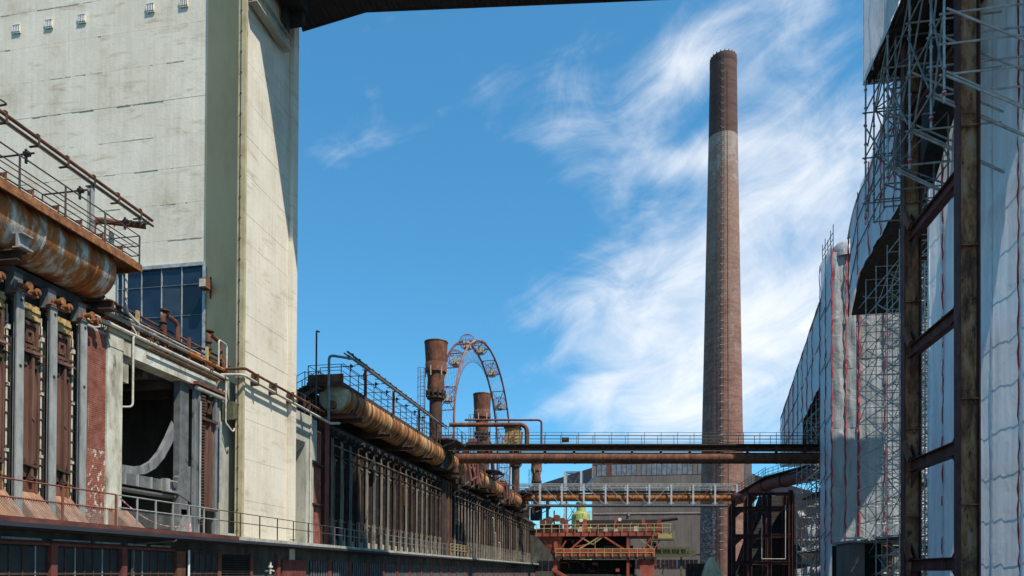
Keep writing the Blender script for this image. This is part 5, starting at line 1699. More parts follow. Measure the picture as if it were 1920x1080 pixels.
    for k in range(46):
        x, z = rn.uniform(-12, 2.2), rn.choice([rn.uniform(4.2, 6.6), rn.uniform(7.4, 8.6), rn.uniform(1.6, 3.4)])
        m_ = rn.choice(['soot_iron', 'rust_brown', 'machine_red', 'rust_dark', 'soot_iron', 'rail_dark'])
        if rn.random() < .5:
            part('conduit', MB().elbow([(x, y0 + .7, z), (x + rn.uniform(.5, 2.4), y0 + .7, z + rn.uniform(-.2, .2)), (x + rn.uniform(1, 2.4), y0 + .9, z + rn.uniform(-1.4, .9))], rn.uniform(.04, .09), .2, 6), m_, t)
        else:
            w, h = rn.uniform(.15, .6), rn.uniform(.2, .8)
            part('fitting_box', MB().box(x, x + w, y0 + .3, y0 + .8, z, z + h), m_, t)
    # chute down to the left
    part('chute', MB().beam((-12.3, y0 - .2, 2.2), (-9.5, y0 - .2, .6), .5, .4), 'machine_red', t)


HOP = MB()
HOP.add([(-14.6, 99.1, 6.9), (-10.9, 99.1, 6.9), (-10.9, 103, 6.9), (-14.6, 103, 6.9), (-12.3, 99.6, 4.0), (-11.4, 99.6, 4.0), (-11.4, 101.5, 4.0), (-12.3, 101.5, 4.0)],
        [(0, 1, 5, 4), (1, 2, 6, 5), (2, 3, 7, 6), (3, 0, 4, 7), (4, 5, 6, 7), (0, 3, 2, 1)])
red_machine()

gt = thing('green_conveyor', 'low dark green conveyor frame with pale panels beside the red machine', 'conveyor', (3.7, 106, 0))
part('belt_box', MB().box(.8, 6.6, 105.6, 106.8, 4.55, 5.3), 'frame_ochre', gt)
part('bottom_chord', MB().box(.2, 7.6, 105.3, 105.55, 4.05, 4.5), 'green_metal', gt)
part('top_chord', MB().box(.2, 7.2, 105.3, 105.5, 5.25, 5.5), 'green_metal', gt)
for k in range(6):
    part('frame_post', MB().box(.4 + k * 1.3, .62 + k * 1.3, 105.28, 105.56, 4.5, 5.25), 'green_metal', gt)
part('leg', MB().box(5.8, 6.1, 105.8, 106.1, 0, 4.05), 'green_metal', gt)
part('end_box', MB().box(6.8, 7.9, 105.4, 106.6, 4.1, 5.0), 'green_metal', gt)
part('leg', MB().box(1.0, 1.3, 105.8, 106.1, 0, 4.05), 'green_metal', gt)

vb = thing('vaulted_shed', 'low grey shed with a rounded roof under the red machine', 'shed', (-4.8, 118, 0))
arc = [(-8.9 + .0, 0)] + [(-4.8 + 4.3 * math.cos(R(a)), .7 + 2.0 * math.sin(R(a))) for a in range(180, -1, -15)] + [(-.5, 0)]
part('vault', MB().prism([(x, 116, z) for x, z in arc], (0, 12, 0)), 'cladding', vb)
part('red_base', MB().box(-8.4, -1.2, 115.9, 115.99, 0, .5), 'red_oxide', vb)

# canvas covered heap on a dark container
ct = thing('dark_container', 'dark brown container at the foot of the chimney', 'container', (6.9, 91, 0))
part('body', MB().box(5.7, 8.2, 89.5, 92.5, 0, 2.9), 'rust_dark', ct)
for k in range(7):
    part('rib', MB().box(5.75 + k * .37, 5.88 + k * .37, 89.42, 89.5, 0, 2.85), 'rust_dark', ct)
cv = MB()
ring = 18
pv, pf = [(8.6, 89.6, 3.75)], []
for j, (rr, z) in enumerate(((.35, 3.35), (.75, 2.7), (1.05, 2.0), (1.3, 1.1), (1.5, 0))):
    for i in range(ring):
        a = 2 * math.pi * i / ring
        f_ = rr * (1 + .16 * math.sin(a * 5 + j * .3) + .07 * math.sin(a * 9))
        pv.append((8.6 + f_ * math.cos(a), 89.4 + f_ * math.sin(a) * .8, z + .12 * math.sin(a * 4 + 1)))
for i in range(ring):
    pf.append((0, 1 + i, 1 + (i + 1) % ring))
for j in range(4):
    for i in range(ring):
        pf.append((1 + j * ring + i, 1 + (j + 1) * ring + i, 1 + (j + 1) * ring + (i + 1) % ring, 1 + j * ring + (i + 1) % ring))
cv.add(pv, pf)
solo('canvas_cover', cv, 'canvas', 'peaked beige canvas cover draped beside the chimney foot', 'canvas', (8.6, 89.4, 0), smooth=False)


# ------------------------------------------------------------------ red trestle, curved pipe, inclined conveyor (right of the chimney)
def right_trestle():
    t = thing('red_trestle', 'dark red steel trestle right of the chimney foot', 'trestle', (15, 96, 0))
    for x, z in ((11.95, 11.2), (14.0, 12.2), (16.4, 12.2), (19.0, 12.5)):
        for y in (95, 99):
            part('column', MB().ibeam((x, y, 0), (x, y, z), .5, .5, .06, (1, 0, 0)), 'red_dark', t)
    for z in (10.2, 6.6, 3.1):
        for y in (95, 99):
            part('beam', MB().ibeam((11.95, y, z), (19.0, y, z), .4, .42, .05), 'red_dark', t)
    part('top_beam', MB().ibeam((13.7, 95, 12.0), (19.4, 95, 12.0), .4, .4, .05), 'red_dark', t)
    for x, z, s in ((14.0, 11.6, 1), (14.0, 9.8, 1), (16.4, 9.8, -1), (14.0, 6.2, 1), (11.95, 6.2, 1), (11.95, 9.8, 1)):
        part('knee', MB().prism([(x, 94.9, z), (x + s * 1.1, 94.9, z), (x, 94.9, z - 1.1)], (0, .15, 0)), 'red_dark', t)
    part('white_frame', MB().tube([(15.4, 94.6, 9.2), (15.4, 94.6, 3.6), (18.3, 94.6, 3.6), (18.3, 94.6, 10.5)], .07, 6), 'pipe_pale', t)


M['red_dark'] = material('dark_oxide_steel', [(0.3, (0.045, 0.016, 0.014)), (0.6, (0.105, 0.035, 0.03)), (0.8, (0.17, 0.07, 0.05))], nscale=1.5, rough=0.8,
                         spots=(0.03, 0.018, 0.014), spot_scale=(2, 2, 1))
right_trestle()

cp = thing('curved_gas_pipe', 'thick dark red pipe curving from the truss bridge towards the scaffolding', 'pipe', (17, 102, 12))
cpath = [(14.9, 117.3, 13.85), (15.6, 114, 13.5), (16.0, 111, 13.55), (16.64, 106, 14.0), (17.78, 100, 14.1), (19.09, 93, 13.75), (20.0, 86, 13.4), (20.6, 78, 13.2)]
part('pipe', MB().tube(cpath, .85, 18), 'red_oxide', cp, smooth=True)
for k in range(1, 8):
    p = Vector(cpath[k - 1]).lerp(Vector(cpath[k]), .6)
    d = (Vector(cpath[k]) - Vector(cpath[k - 1])).normalized()
    part('collar', MB().tube([p - d * .12, p + d * .12], .96, 18), 'red_dark', cp)
part('walkway', MB().beam(Vector(cpath[2]) + Vector((-1.1, 0, .4)), Vector(cpath[4]) + Vector((-.8, 0, .8)), .9, .15).beam(Vector(cpath[4]) + Vector((-.8, 0, .8)), Vector(cpath[6]) + Vector((-.6, 0, .9)), .9, .15), 'soot_iron', cp)
for a, b in ((2, 4), (4, 6)):
    p, q = Vector(cpath[a]) + Vector((-1.3, 0, .5)), Vector(cpath[b]) + Vector((-1.0, 0, .9))
    railing(cp, p, q, 9, 1.2, 'rail_dark', (1.0, .66, .33), .035, .06)

ic = thing('inclined_conveyor', 'steep brown boarded conveyor shaft behind the red trestle', 'conveyor', (16, 101, 0))
for k in range(16):
    z0 = .4 + k * .75
    part('board', MB().prism([(12.6 + z0 * .33, 100.6 + random.uniform(-.05, .05), z0), (19.2, 100.6, z0), (19.2, 100.6, z0 + .70), (12.6 + (z0 + .7) * .33, 100.6, z0 + .70)], (0, .25, 0)), 'plank', ic)
part('stringer', MB().beam((12.2, 100.3, 0), (16.2, 100.3, 12.3), .35, .5), 'rust_dark', ic)
part('shaft_back', MB().prism([(12.8, 101, 0), (19.4, 101, 0), (19.4, 101, 12.4), (16.6, 101, 12.4)], (0, 3, 0)), 'soot_iron', ic)


# ------------------------------------------------------------------ scaffolding
def scaffold(name, label, X_, Y_, Z_, mat='galv_dark', r=.045, brace=.5, planks=None, seed=1, zlow=None):
    rnd = random.Random(seed)
    t = thing(name, label, 'scaffold', (X_[0], Y_[0], Z_[0]))
    st, lg, br = MB(), MB(), MB()
    for x in X_:
        for y in Y_:
            zl = zlow(x, y) if zlow else Z_[0]
            st.tube([(x, y, zl), (x, y, Z_[-1] + rnd.uniform(.1, .9))], r, 5)
            z = zl + .3
            while z < Z_[-1]:
                st.tube([(x, y, z), (x, y, z + .07)], r * 1.7, 5)
                z += 1.25
    for z in Z_:
        for x in X_:
            ys = [y for y in Y_ if (not zlow) or zlow(x, y) <= z + .05]
            for a, b in zip(ys, ys[1:]):
                if rnd.random() < .93:
                    lg.tube([(x + r, a, z), (x + r, b, z)], r * .9, 5)
        for y in Y_:
            for a, b in zip(X_, X_[1:]):
                if (not zlow) or zlow(a, y) <= z + .05:
                    if rnd.random() < .93:
                        lg.tube([(a, y + r, z + .08), (b, y + r, z + .08)], r * .9, 5)
    for z, z2 in zip(Z_, Z_[1:]):
        for x in X_:
            for i, (a, b) in enumerate(zip(Y_, Y_[1:])):
                if zlow and max(zlow(x, a), zlow(x, b)) > z + .05:
                    continue
                if rnd.random() < brace:
                    p, q = ((x + .1, a, z), (x + .1, b, z2)) if rnd.random() < .5 else ((x + .1, b, z), (x + .1, a, z2))
                    br.tube([p, q], r * .85, 5)
        for y in Y_:
            for a, b in zip(X_, X_[1:]):
                if zlow and zlow(a, y) > z + .05:
                    continue
                if rnd.random() < brace:
                    p, q = ((a, y - .1, z), (b, y - .1, z2)) if rnd.random() < .5 else ((b, y - .1, z), (a, y - .1, z2))
                    br.tube([p, q], r * .85, 5)
    part('standards', st, mat, t, kind='stuff')
    part('ledgers', lg, mat, t, kind='stuff')
    part('braces', br, mat, t, kind='stuff')
    if planks:
        for z, x0, x1, y0, y1 in planks:
            k = 0
            x = x0
            me = MB().box(0, .29, 0, y1 - y0, 0, .05).mesh('plank', 'plank')
            while x < x1 - .2:
                inst('plank', me, t, (x, y0 + rnd.uniform(-.08, .08), z + rnd.uniform(0, .02)))
                x += .31
    return t


def lacing(root, p, q, name='red_lacing', mat='red_lacing', r=.06, wob=.05, seed=0):
    rnd = random.Random(seed)
    p, q = Vector(p), Vector(q)
    n = max(8, int((q - p).length / .45))
    pts = []
    for i in range(n + 1):
        o = Vector((rnd.uniform(-wob, wob), rnd.uniform(-wob, wob), 0))
        pts.append(p.lerp(q, i / n) + o)
    return part(name, MB().tube(pts, [r * rnd.uniform(.55, 1.35) for _ in pts], 5), mat, root)


def far_gallery():
    t = thing('wrapped_conveyor_gallery', 'sloping conveyor gallery wrapped in white sheeting, rising behind the pipe bridge end', 'gallery', (18, 84, 0))

    def top(y):
        return 21.3 + (93.1 - y) * .375
    ys = [93.1, 90.7, 88.3, 85.9, 83.5, 81.2, 78.9, 76.6, 73.5]
    for i in range(8):
        a, b = ys[i], ys[i + 1]
        zt = (top(a) + top(b)) / 2
        bot = 15.2 if a > 81.3 else 18.3 + (81.2 - a) * .28
        n = 3 if a > 81.3 else 2
        for j in range(n):
            la = bot + (top(a) - bot) * j / n
            lb = (bot if a > 81.3 else 18.3 + (81.2 - b) * .28)
            lb = lb + (top(b) - lb) * j / n
            ha = bot + (top(a) - bot) * (j + 1) / n
            lb0 = bot if a > 81.3 else 18.3 + (81.2 - b) * .28
            hb = lb0 + (top(b) - lb0) * (j + 1) / n
            mb = MB()
            nu, nv = 6, 8
            vs_ = []
            for v in range(nv + 1):
                for u in range(nu + 1):
                    s, w = u / nu, v / nv
                    z = (la + (lb - la) * s) * (1 - w) + (ha + (hb - ha) * s) * w
                    vs_.append((17.5 - .10 * math.sin(math.pi * s) * (.6 + fold(s * 2.4, w * 3, i + j * 7)), a + (b - a) * s, z))
            mb.add(vs_, [(v * (nu + 1) + u, v * (nu + 1) + u + 1, (v + 1) * (nu + 1) + u + 1, (v + 1) * (nu + 1) + u) for v in range(nv) for u in range(nu)])
            part('sheet', mb, 'tarp', t, smooth=True)
            part('rope', MB().tube([(17.42, a, ha), (17.42, b, hb)], .035, 5), 'rail_dark', t)
        lacing(t, (17.42, a, 15.2 if a > 81.3 else bot), (17.42, a, top(a)), seed=i, r=.045)
    # bulging roof cover
    nu, nv = 30, 8
    vs_ = []
    for v in range(nv + 1):
        for u in range(nu + 1):
            s, w = u / nu, v / nv
            y = 93.1 + (72.0 - 93.1) * s
            vs_.append((17.35 + 5.5 * w, y, top(y) + .05 + .85 * math.sin(math.pi * min(w * 1.3, 1)) ** .6 * (.6 + .4 * math.sin(s * 40) * math.sin(s * 17)) + .12 * fold(s * 20, w * 4, 2)))
    mb = MB()
    mb.add(vs_, [(v * (nu + 1) + u, v * (nu + 1) + u + 1, (v + 1) * (nu + 1) + u + 1, (v + 1) * (nu + 1) + u) for v in range(nv) for u in range(nu)])
    part('roof_sheet', mb, 'tarp_grey', t, smooth=True)
    part('gallery_body', MB().prism([(18.3, 93.0, 17.0), (18.3, 93.0, 20.8), (18.3, 74, 28), (18.3, 74, 21.0)], (4.2, 0, 0)), 'soot_iron', t)
    part('end_sheet', sheet((17.5, 93.1, 15.2), (5.3, 0, 0), (0, 0, 6.1), 6, 8, .08, 4), 'tarp', t, smooth=True)


far_gallery()


def wrapped_tower():
    t = thing('wrapped_transfer_tower', 'transfer tower wrapped in white and grey sheeting with red lacing, left of the scaffold void', 'tower', (17.5, 69, 0))
    part('tower_core', MB().box(18.2, 30, 69.8, 73.2, 0, 31), 'soot_iron', t)
    for i, (a, b) in enumerate(((73.35, 71.2), (71.2, 69.0))):
        for j in range(6):
            part('sheet', sheet((17.45, a, j * 5.4), (0, b - a, 0), (0, 0, 5.4), 6, 10, .10, i * 3 + j), 'tarp', t, smooth=True)
            part('rope', MB().tube([(17.36, a, j * 5.4 - .3), (17.36, b, j * 5.4 + .3)], .03, 5), 'rail_dark', t)
        lacing(t, (17.36, a - .1, 0), (17.36, a - .1, 32.2), seed=20 + i, r=.05)
    lacing(t, (17.40, 68.95, 4.5), (17.40, 68.95, 32), seed=24, r=.08)
    # sheets facing the yard
    xs = [17.45, 18.6, 19.75, 22.0, 24.3, 26.6, 29.0, 31.4]
    for i in range(7):
        zt = 31.6 if i < 2 else 25.8
        for j in range(5):
            z0, z1 = 4.3 + (zt - 4.3) * j / 5, 4.3 + (zt - 4.3) * (j + 1) / 5
            part('sheet', sheet((xs[i], 69.0, z0), (xs[i + 1] - xs[i], 0, 0), (0, 0, z1 - z0), 6, 12, .16, 30 + i * 5 + j), 'tarp_grey', t, smooth=True)
        lacing(t, (xs[i + 1], 68.9, 4.2), (xs[i + 1], 68.9, zt), seed=40 + i, r=.10 if i % 2 else .06)
    # domed cover over the corner
    dm = MB()
    dm.lathe([(1.25, -.5), (1.2, .0), (1.05, .55), (.7, .95), (.25, 1.15), (.02, 1.2)], (18.7, 69.9, 31.7), 18)
    part('dome_sheet', dm, 'tarp_grey', t, smooth=True)
    # little guard rail on the roof
    for y in (73.2, 72.2, 71.2, 70.2, 69.3):
        part('roof_post', MB().tube([(17.6, y, 31.8), (17.6, y, 33.9 + random.uniform(-.2, .5))], .04, 5), 'rail_dark', t)
    part('roof_rail', MB().tube([(17.6, 73.2, 33.6), (17.6, 69.3, 33.6)], .035, 5), 'rail_dark', t)
    part('roof_rail', MB().tube([(17.6, 73.2, 33.0), (17.6, 69.3, 33.0)], .03, 5), 'rail_dark', t)


wrapped_tower()


def near_gallery():
    t = thing('wrapped_conveyor_gallery', 'high bridge gallery wrapped in white sheeting above the dark scaffold void', 'gallery', (18, 55, 24))
    ys = [63.6, 61.2, 58.4, 55.6, 52.8, 50.0, 47.2, 44.4]
    bt = [23.6, 26.2, 26.55, 26.8, 27.1, 27.4, 27.7, 28.0]
    tp_ = [30.5, 33.0, 33.9, 35.0, 36.1, 37.2, 38.3, 39.4]
    for i in range(7):
        for j in range(3):
            a, b = ys[i], ys[i + 1]
            mb = MB()
            nu, nv = 7, 8
            vs_ = []
            for v in range(nv + 1):
                for u in range(nu + 1):
                    s, w = u / nu, (j + v / nv) / 3
                    z = (bt[i] + (bt[i + 1] - bt[i]) * s) * (1 - w) + (tp_[i] + (tp_[i + 1] - tp_[i]) * s) * w
                    vs_.append((17.5 - .12 * math.sin(math.pi * s) * (.5 + fold(s * 2.8, w * 8, i * 2)), a + (b - a) * s, z))
            mb.add(vs_, [(v * (nu + 1) + u, v * (nu + 1) + u + 1, (v + 1) * (nu + 1) + u + 1, (v + 1) * (nu + 1) + u) for v in range(nv) for u in range(nu)])
            part('sheet', mb, 'tarp', t, smooth=True)
            if j:
                w = j / 3
                part('rope', MB().tube([(17.4, a, bt[i] * (1 - w) + tp_[i] * w), (17.4, b, bt[i + 1] * (1 - w) + tp_[i + 1] * w)], .04, 5), 'rail_dark', t)
        lacing(t, (17.4, ys[i], bt[i]), (17.4, ys[i], tp_[i]), seed=60 + i, r=.07 if i == 0 else .05)
    # floor of the gallery, boards across
    me = MB().box(0, 7.6, -.14, .14, 0, .06).mesh('floor_board', 'plank')
    y = 61.0
    while y > 44.5:
        inst('floor_board', me, t, (17.6, y, 26.3 + (61 - y) * .105))
        y -= .3
    part('end_slope', MB().prism([(17.6, 63.5, 23.7), (17.6, 61.1, 26.25), (17.6, 61.1, 26.4), (17.6, 63.5, 23.9)], (7.6, 0, 0)), 'soot_iron', t)
    part('gallery_body', MB().prism([(18.4, 63, 27), (18.4, 63, 30.4), (18.4, 44.4, 38.6), (18.4, 44.4, 28.6)], (12.4, 0, 0)), 'soot_iron', t)  # body widened past the sheeting, unseen, to shade the grey sheets behind
    nu, nv = 24, 6
    vs_ = []
    for v in range(nv + 1):
        for u in range(nu + 1):
            s, w = u / nu, v / nv
            y = 64 + (44.4 - 64) * s
            z = 30.4 + (39.4 - 30.4) * s + (.9 * math.sin(math.pi * min(1, s * 4)) if s < .25 else 0)
            vs_.append((17.35 + 7.6 * w, y, z + .1 + .7 * math.sin(math.pi * w) * (.8 + .2 * math.sin(s * 31)) + .12 * fold(s * 18, w * 5, 5)))
    mb = MB()
    mb.add(vs_, [(v * (nu + 1) + u, v * (nu + 1) + u + 1, (v + 1) * (nu + 1) + u + 1, (v + 1) * (nu + 1) + u) for v in range(nv) for u in range(nu)])
    part('roof_sheet', mb, 'tarp_grey', t, smooth=True)


near_gallery()

scaffold('support_scaffold', 'dense tube scaffolding standing under the high wrapped gallery', [18.0, 20.0, 22.2, 24.6], [46.0, 48.5, 51, 53.5, 56, 58.5, 61, 63.5],
         [.3, 1.7, 3.1, 4.5, 5.9, 7.3, 8.7, 10.1, 11.5, 12.9, 14.3, 15.7, 17.1, 18.5, 19.9, 21.3, 22.7, 24.1, 25.6], mat='galv', r=.04, brace=.6, seed=3,
         planks=[(4.35, 18, 20, 53.5, 63.5), (8.35, 20, 22, 48, 58)])
scaffold('far_scaffold', 'distant dense scaffolding below the end of the upper pipe bridge', [17.8, 19.4, 21, 22.6], [74.5, 76.5, 78.5, 80.5, 83, 85.5],
         [.3, 1.6, 2.9, 4.2, 5.5, 6.8, 8.1, 9.4, 10.7, 12, 13.3, 14.6, 15.9, 17.2, 18.5, 19.6], mat='galv', r=.045, brace=.6, seed=5, planks=[(4.05, 17.8, 19.5, 74.5, 84), (10.05, 17.8, 19.5, 74.5, 84)])
bs = MB()
solo('backing_sheet', sheet((23.4, 88, 0), (0, -14, 0), (0, 0, 11.5), 14, 12, .3, 9), 'tarp_grey', 'crumpled pale sheet hanging behind the distant scaffolding', 'sheeting', (23.4, 81, 0), smooth=True)


def drape(x, a, b, z0, z1, k, amp=.10, nu=18, nv=64):
    """one hanging width of sheeting in the plane of x, folds mostly upright"""
    mb = MB()
    vs_ = []
    for v in range(nv + 1):
        for u in range(nu + 1):
            s, w = u / nu, v / nv
            y, z = a + (b - a) * s, z0 + (z1 - z0) * w
            d = math.sin(math.pi * s) ** .5 if 0 < s < 1 else 0
            f_ = .45 * math.sin(s * 9 + k) + .35 * math.sin(s * 17 + k * 2.3 + .15 * z) + .5 * math.sin(s * 2.2 + z * .33 + k * 1.7) + .3 * math.sin(z * .8 + s * 4 + k * 4.1) + .45 * abs(math.sin(z * .785 + .5 * math.sin(k + s * 3))) + .12 * math.sin(z * 3.1 + s * 11 + k)
            vs_.append((x - amp * d * (.7 + f_), y, z))
    mb.add(vs_, [(v * (nu + 1) + u, v * (nu + 1) + u + 1, (v + 1) * (nu + 1) + u + 1, (v + 1) * (nu + 1) + u) for v in range(nv) for u in range(nu)])
    return mb


def near_wall():
    t = thing('wrapped_scaffold_wall', 'near wall of bluish white sheeting with red and white seams at the right edge', 'sheeting', (16, 34, 0))
    ys = [42.9, 41.0, 38.3, 35.7, 33.1, 30.4, 27.7, 24.9, 22.2]
    for i in range(8):
        a, b = ys[i], ys[i + 1]
        part('sheet', drape(16, a, b, 0, 36, i * 2.7), 'tarp', t, smooth=True)
        if i in (1, 3, 4, 6):
            yy = b + .16 if i != 1 else a - .05
            lacing(t, (15.9, yy, 0), (15.9, yy, 36), seed=80 + i, r=.04, wob=.04)
        lacing(t, (15.9, b - .02, 0), (15.9, b - .02, 36), 'white_seam', 'white_lacing', .06, .03, 90 + i)
    part('edge_roll', MB().tube([(15.97, 42.95, z * 1.5) for z in range(25)], [.05 + .02 * math.sin(z * 1.9) for z in range(25)], 6), 'white_lacing', t)
    fr = MB()
    for i, y in enumerate(ys):
        fr.tube([(16.2, y, 0), (16.2, y, 36)], .04, 5)
    for k in range(18):
        fr.tube([(16.16, 42.8, .5 + 2 * k), (16.16, 22.2, .5 + 2 * k)], .03, 5)
    part('tube_frame', fr, 'galv_dark', t, kind='stuff')
    part('return_sheet', sheet((16.02, 42.92, 0), (5.0, 0, 0), (0, 0, 36), 10, 20, .1, 12), 'tarp', t, smooth=True)


near_wall()


def hanging_scaffold():
    ZB = {41.1: 20.9, 37.6: 21.2, 34.7: 20.3, 32.3: 20.7, 31.0: 20.9, 28.4: 21.0}
    t = thing('hanging_scaffold', 'hanging scaffold of galvanised tubes with a dark plank deck at the top right', 'scaffold', (12.1, 36, 28.9))
    ysx = [41.1, 37.6, 34.7, 32.3, 31.0]
    zz = [22.1, 23.35, 24.6, 25.85, 27.1]
    for y in ysx:
        for x in (12.1,) if y < 41 else (12.1, 13.9):
            st = MB().tube([(x, y, ZB[y]), (x, y, 34)], .05, 8)
            k = ZB[y] + .4
            while k < 33:
                st.tube([(x, y, k), (x, y, k + .07)], .085, 8)
                k += 1.0
            s = part('standard', st, 'galv', t)
            part('red_sleeve', MB().tube([(x, y, ZB[y] + .25), (x, y, ZB[y] + .55)], .058, 8), 'red_lacing', s)
    part('standard', MB().tube([(12.1, 39.9, 28.6), (12.1, 39.9, 34)], .05, 8), 'galv', t)
    for y in ysx:
        for z in zz[::2] + ([zz[1]] if y < 33 else []):
            part('ledger', MB().tube([(11.95, y + .06, z), (15.93, y + .06, z)], .042, 8), 'galv', t)
    for z in (22.1, 24.6, 27.1):
        for a, b in zip(ysx, ysx[1:]):
            part('long_ledger', MB().tube([(12.04, a, z - .08), (12.04, b, z - .08)], .042, 8), 'galv_dark', t)
    for i, (a, b) in enumerate(zip(ysx, ysx[1:])):
        part('brace', MB().tube([(12.17, a, 21.6), (12.17, b, 25.6)], .04, 8), 'galv_dark', t)
        part('brace', MB().tube([(12.2, a, 25.2), (12.2, b, 29.0)], .04, 8), 'galv_dark', t)
        part('brace', MB().tube([(12.02, b, 22.4), (12.02, a, 26.4)], .04, 8), 'galv_dark', t)
    # raking double tubes out to the wall
    for y in (31.0, 34.7, 32.3, 37.6):
        for o in (0, .16):
            part('raker', MB().tube([(12.15, y - .05, 22.15 - o), (15.93, y - .05 - o, 19.8 - o)], .048, 8), 'galv', t)
        part('raker', MB().tube([(12.15, y - .1, 24.7), (15.93, y - .1, 22.45)], .045, 8), 'galv', t)
    # deck
    me = MB().box(0, 4.6, -.145, .145, 0, .05).mesh('deck_plank', 'plank')
    y = 41.1
    while y > 32.6:
        inst('deck_plank', me, t, (12.1, y, 28.95 + random.uniform(0, .02)))
        y -= .31
    for x in (12.3, 13.9, 15.4):
        part('deck_joist', MB().beam((x, 41.2, 28.82), (x, 32.5, 28.82), .12, .2), 'soot_iron', t)
    for y in (40.6, 38.9, 37.2, 35.5, 33.8):
        part('cross_joist', MB().beam((12.1, y, 28.64), (16.6, y, 28.64), .1, .15), 'soot_iron', t)
    part('edge_sheet', sheet((12.0, 41.25, 28.7), (0, -4.4, 0), (0, 0, 6.5), 8, 14, .12, 3), 'tarp', t, smooth=True)
    part('edge_sheet', sheet((12.0, 36.85, 28.9), (0, -4.6, 0), (0, 0, 6.5), 8, 14, .12, 6), 'tarp', t, smooth=True)
    part('edge_sheet', sheet((12.0, 41.27, 28.7), (4.4, 0, 0), (0, 0, 6.5), 8, 12, .1, 8), 'tarp', t, smooth=True)
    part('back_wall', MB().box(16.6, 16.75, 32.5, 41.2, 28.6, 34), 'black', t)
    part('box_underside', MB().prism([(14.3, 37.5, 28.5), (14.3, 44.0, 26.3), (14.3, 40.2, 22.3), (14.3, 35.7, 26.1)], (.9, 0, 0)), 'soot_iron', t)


hanging_scaffold()
scaffold('corner_scaffold', 'tube scaffolding below the hanging deck, left of the nearest steel column', [12.5, 14.9], [37.7, 39.4, 41.0], [20.9, 22.1, 24.6, 27.1, 28.6], r=.045, brace=.7, seed=8)
sco = scaffold('tall_scaffold', 'tall scaffolding seen between the two big steel columns', [16.6, 18.4, 20.2], [43.6, 45.2, 46.8], [.3, 1.7, 3.1, 4.5, 5.9, 7.3, 8.7, 10.1, 11.5, 12.9, 14.3, 15.7, 17.1, 18.5, 19.9], mat='galv', r=.045, brace=.8, seed=9)


# ------------------------------------------------------------------ big steel trestle on the right
def steel_trestle():
    t = thing('steel_trestle', 'tall rusty steel trestle of two wide columns and cross beams at the right', 'trestle', (13.4, 35, 0))
    for y, zt in ((38.25, 28.5), (32.08, 42)):
        c = part('column_web', MB().box(13.056, 13.744, y - .03, y + .03, 0, zt), 'column_rust', t)
        for x in (13.0, 13.745):
            part('column_flange', MB().box(x, x + .055, y - .27, y + .27, 0, zt), 'red_dark', c)
        for z in (4.6, 9.0, 15.4, 20.4, 26.0):
            if z < zt:
                part('stiffener', MB().box(13.057, 13.743, y - .24, y - .031, z, z + .03), 'column_rust', c)
        for z in (9.4, 21.0):
            part('splice_plate', MB().box(13.08, 13.72, y - .06, y - .03, z, z + 1.0), 'column_rust', t)
    for z in (2.16, 7.1, 12.82, 18.66, 24.6):
        b = part('cross_beam', MB().ibeam((13.32, 32.4, z), (13.32, 37.93, z), .4, .58, .045), 'red_dark', t)
        for y, s in ((32.38, 1), (37.95, -1)):
            for u in (-1, 1):
                part('gusset', MB().prism([(13.28, y, z + u * .3), (13.28, y + s * .9, z + u * .3), (13.28, y, z + u * 1.1)][::u], (.07, 0, 0)), 'red_dark', b)
        if z < 20:
            part('bracket_plate', MB().beam((13.06, 38.15, z + 1.2), (13.06, 37.4, z + .25), .15, .4), 'rust_brown', b)


M['column_rust'] = material('rusty_column_steel', [(0.28, (0.05, 0.022, 0.013)), (0.43, (0.14, 0.066, 0.034)), (0.54, (0.32, 0.155, 0.07)), (0.64, (0.34, 0.25, 0.165)), (0.76, (0.16, 0.085, 0.05))],
                            (1.6, 1.6, 0.5), 1.3, 0.8, 0, 0.35, 8, 0.70, (0.04, 0.025, 0.02), (4, 4, 1.4), (0.57, 0.66))
steel_trestle()


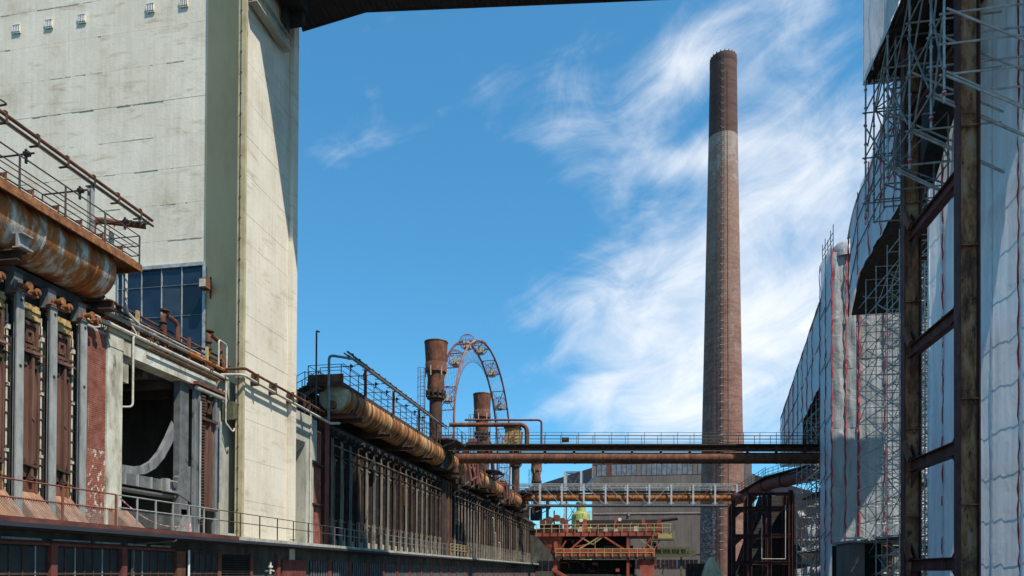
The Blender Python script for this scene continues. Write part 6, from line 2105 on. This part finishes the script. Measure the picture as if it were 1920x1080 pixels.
# ------------------------------------------------------------------ site shed at the lower right
sh = thing('site_shed', 'low dark shed with a sheet roof under the scaffolding', 'shed', (17.8, 61, 0))
part('roof', MB().box(16.1, 22.5, 58.5, 63.5, 4.15, 4.35), 'galv_dark', sh)
part('roof_sag', sheet((16.0, 58.4, 4.4), (6.6, 0, 0), (0, 5.0, .4), 12, 8, .2, 2), 'tarp_grey', sh, smooth=True)
part('left_wall', MB().box(16.3, 17.3, 58.9, 59.1, 0, 4.15), 'cladding', sh)
part('opening', MB().box(17.3, 19.0, 60.5, 60.7, 0, 4.15), 'black', sh)
part('post', MB().box(19.0, 19.25, 58.8, 59.05, 0, 4.15), 'rust_brown', sh)
for k in range(9):
    part('sheet_panel', MB().box(19.3 + k * .34, 19.6 + k * .34, 58.9, 58.98, 0, 3.6), 'steel_grey', sh)
part('side_panel', MB().box(16.28, 16.34, 59.1, 63, 0, 4.15), 'cladding', sh)

ls = thing('low_workshop', 'low dark workshop behind the red machine', 'building', (-16, 128, 0))
part('wall', MB().box(-34, -11.5, 124, 134, 0, 9.2), 'sooty', ls)
part('roof', MB().box(-34.3, -11.2, 123.7, 134.3, 9.2, 9.45), 'roofing', ls)
for k in range(5):
    part('window', MB().box(-18.2 + k * 1.15, -17.3 + k * 1.15, 123.9, 123.99, 2.2, 3.8), 'glass_navy', ls)
lw = thing('low_annex', 'long low grey annex between the chimney foot and the trestle', 'building', (30, 150, 0))
part('wall', MB().box(19.5, 60, 148, 156, 0, 3.4), 'cladding', lw)
part('roof', MB().box(19.2, 60.3, 147.7, 156.3, 3.4, 3.6), 'roofing', lw)

cb = thing('conveyor_base', 'dark boarded building base behind the distant scaffolding', 'building', (24, 100, 0))
part('wall', MB().box(19.9, 36, 97, 110, 0, 12.2), 'soot_iron', cb)
for x, z, w, h, k in ((20.0, 1.0, 1.6, 1.3, 1), (21.8, 1.6, 1.2, .8, 2), (20.4, 4.4, 2.6, .7, 3), (20.9, 6.0, 1.5, 1.9, 4), (20.1, 9.0, 1.2, .8, 5)):
    part('torn_sheet', sheet((x, 96.5 - .1 * k, z), (w, -.2, .35), (.3 - .2 * (k % 3), .1, h), 10, 6, .35, k * 3.1), 'tarp_grey', cb, smooth=True)
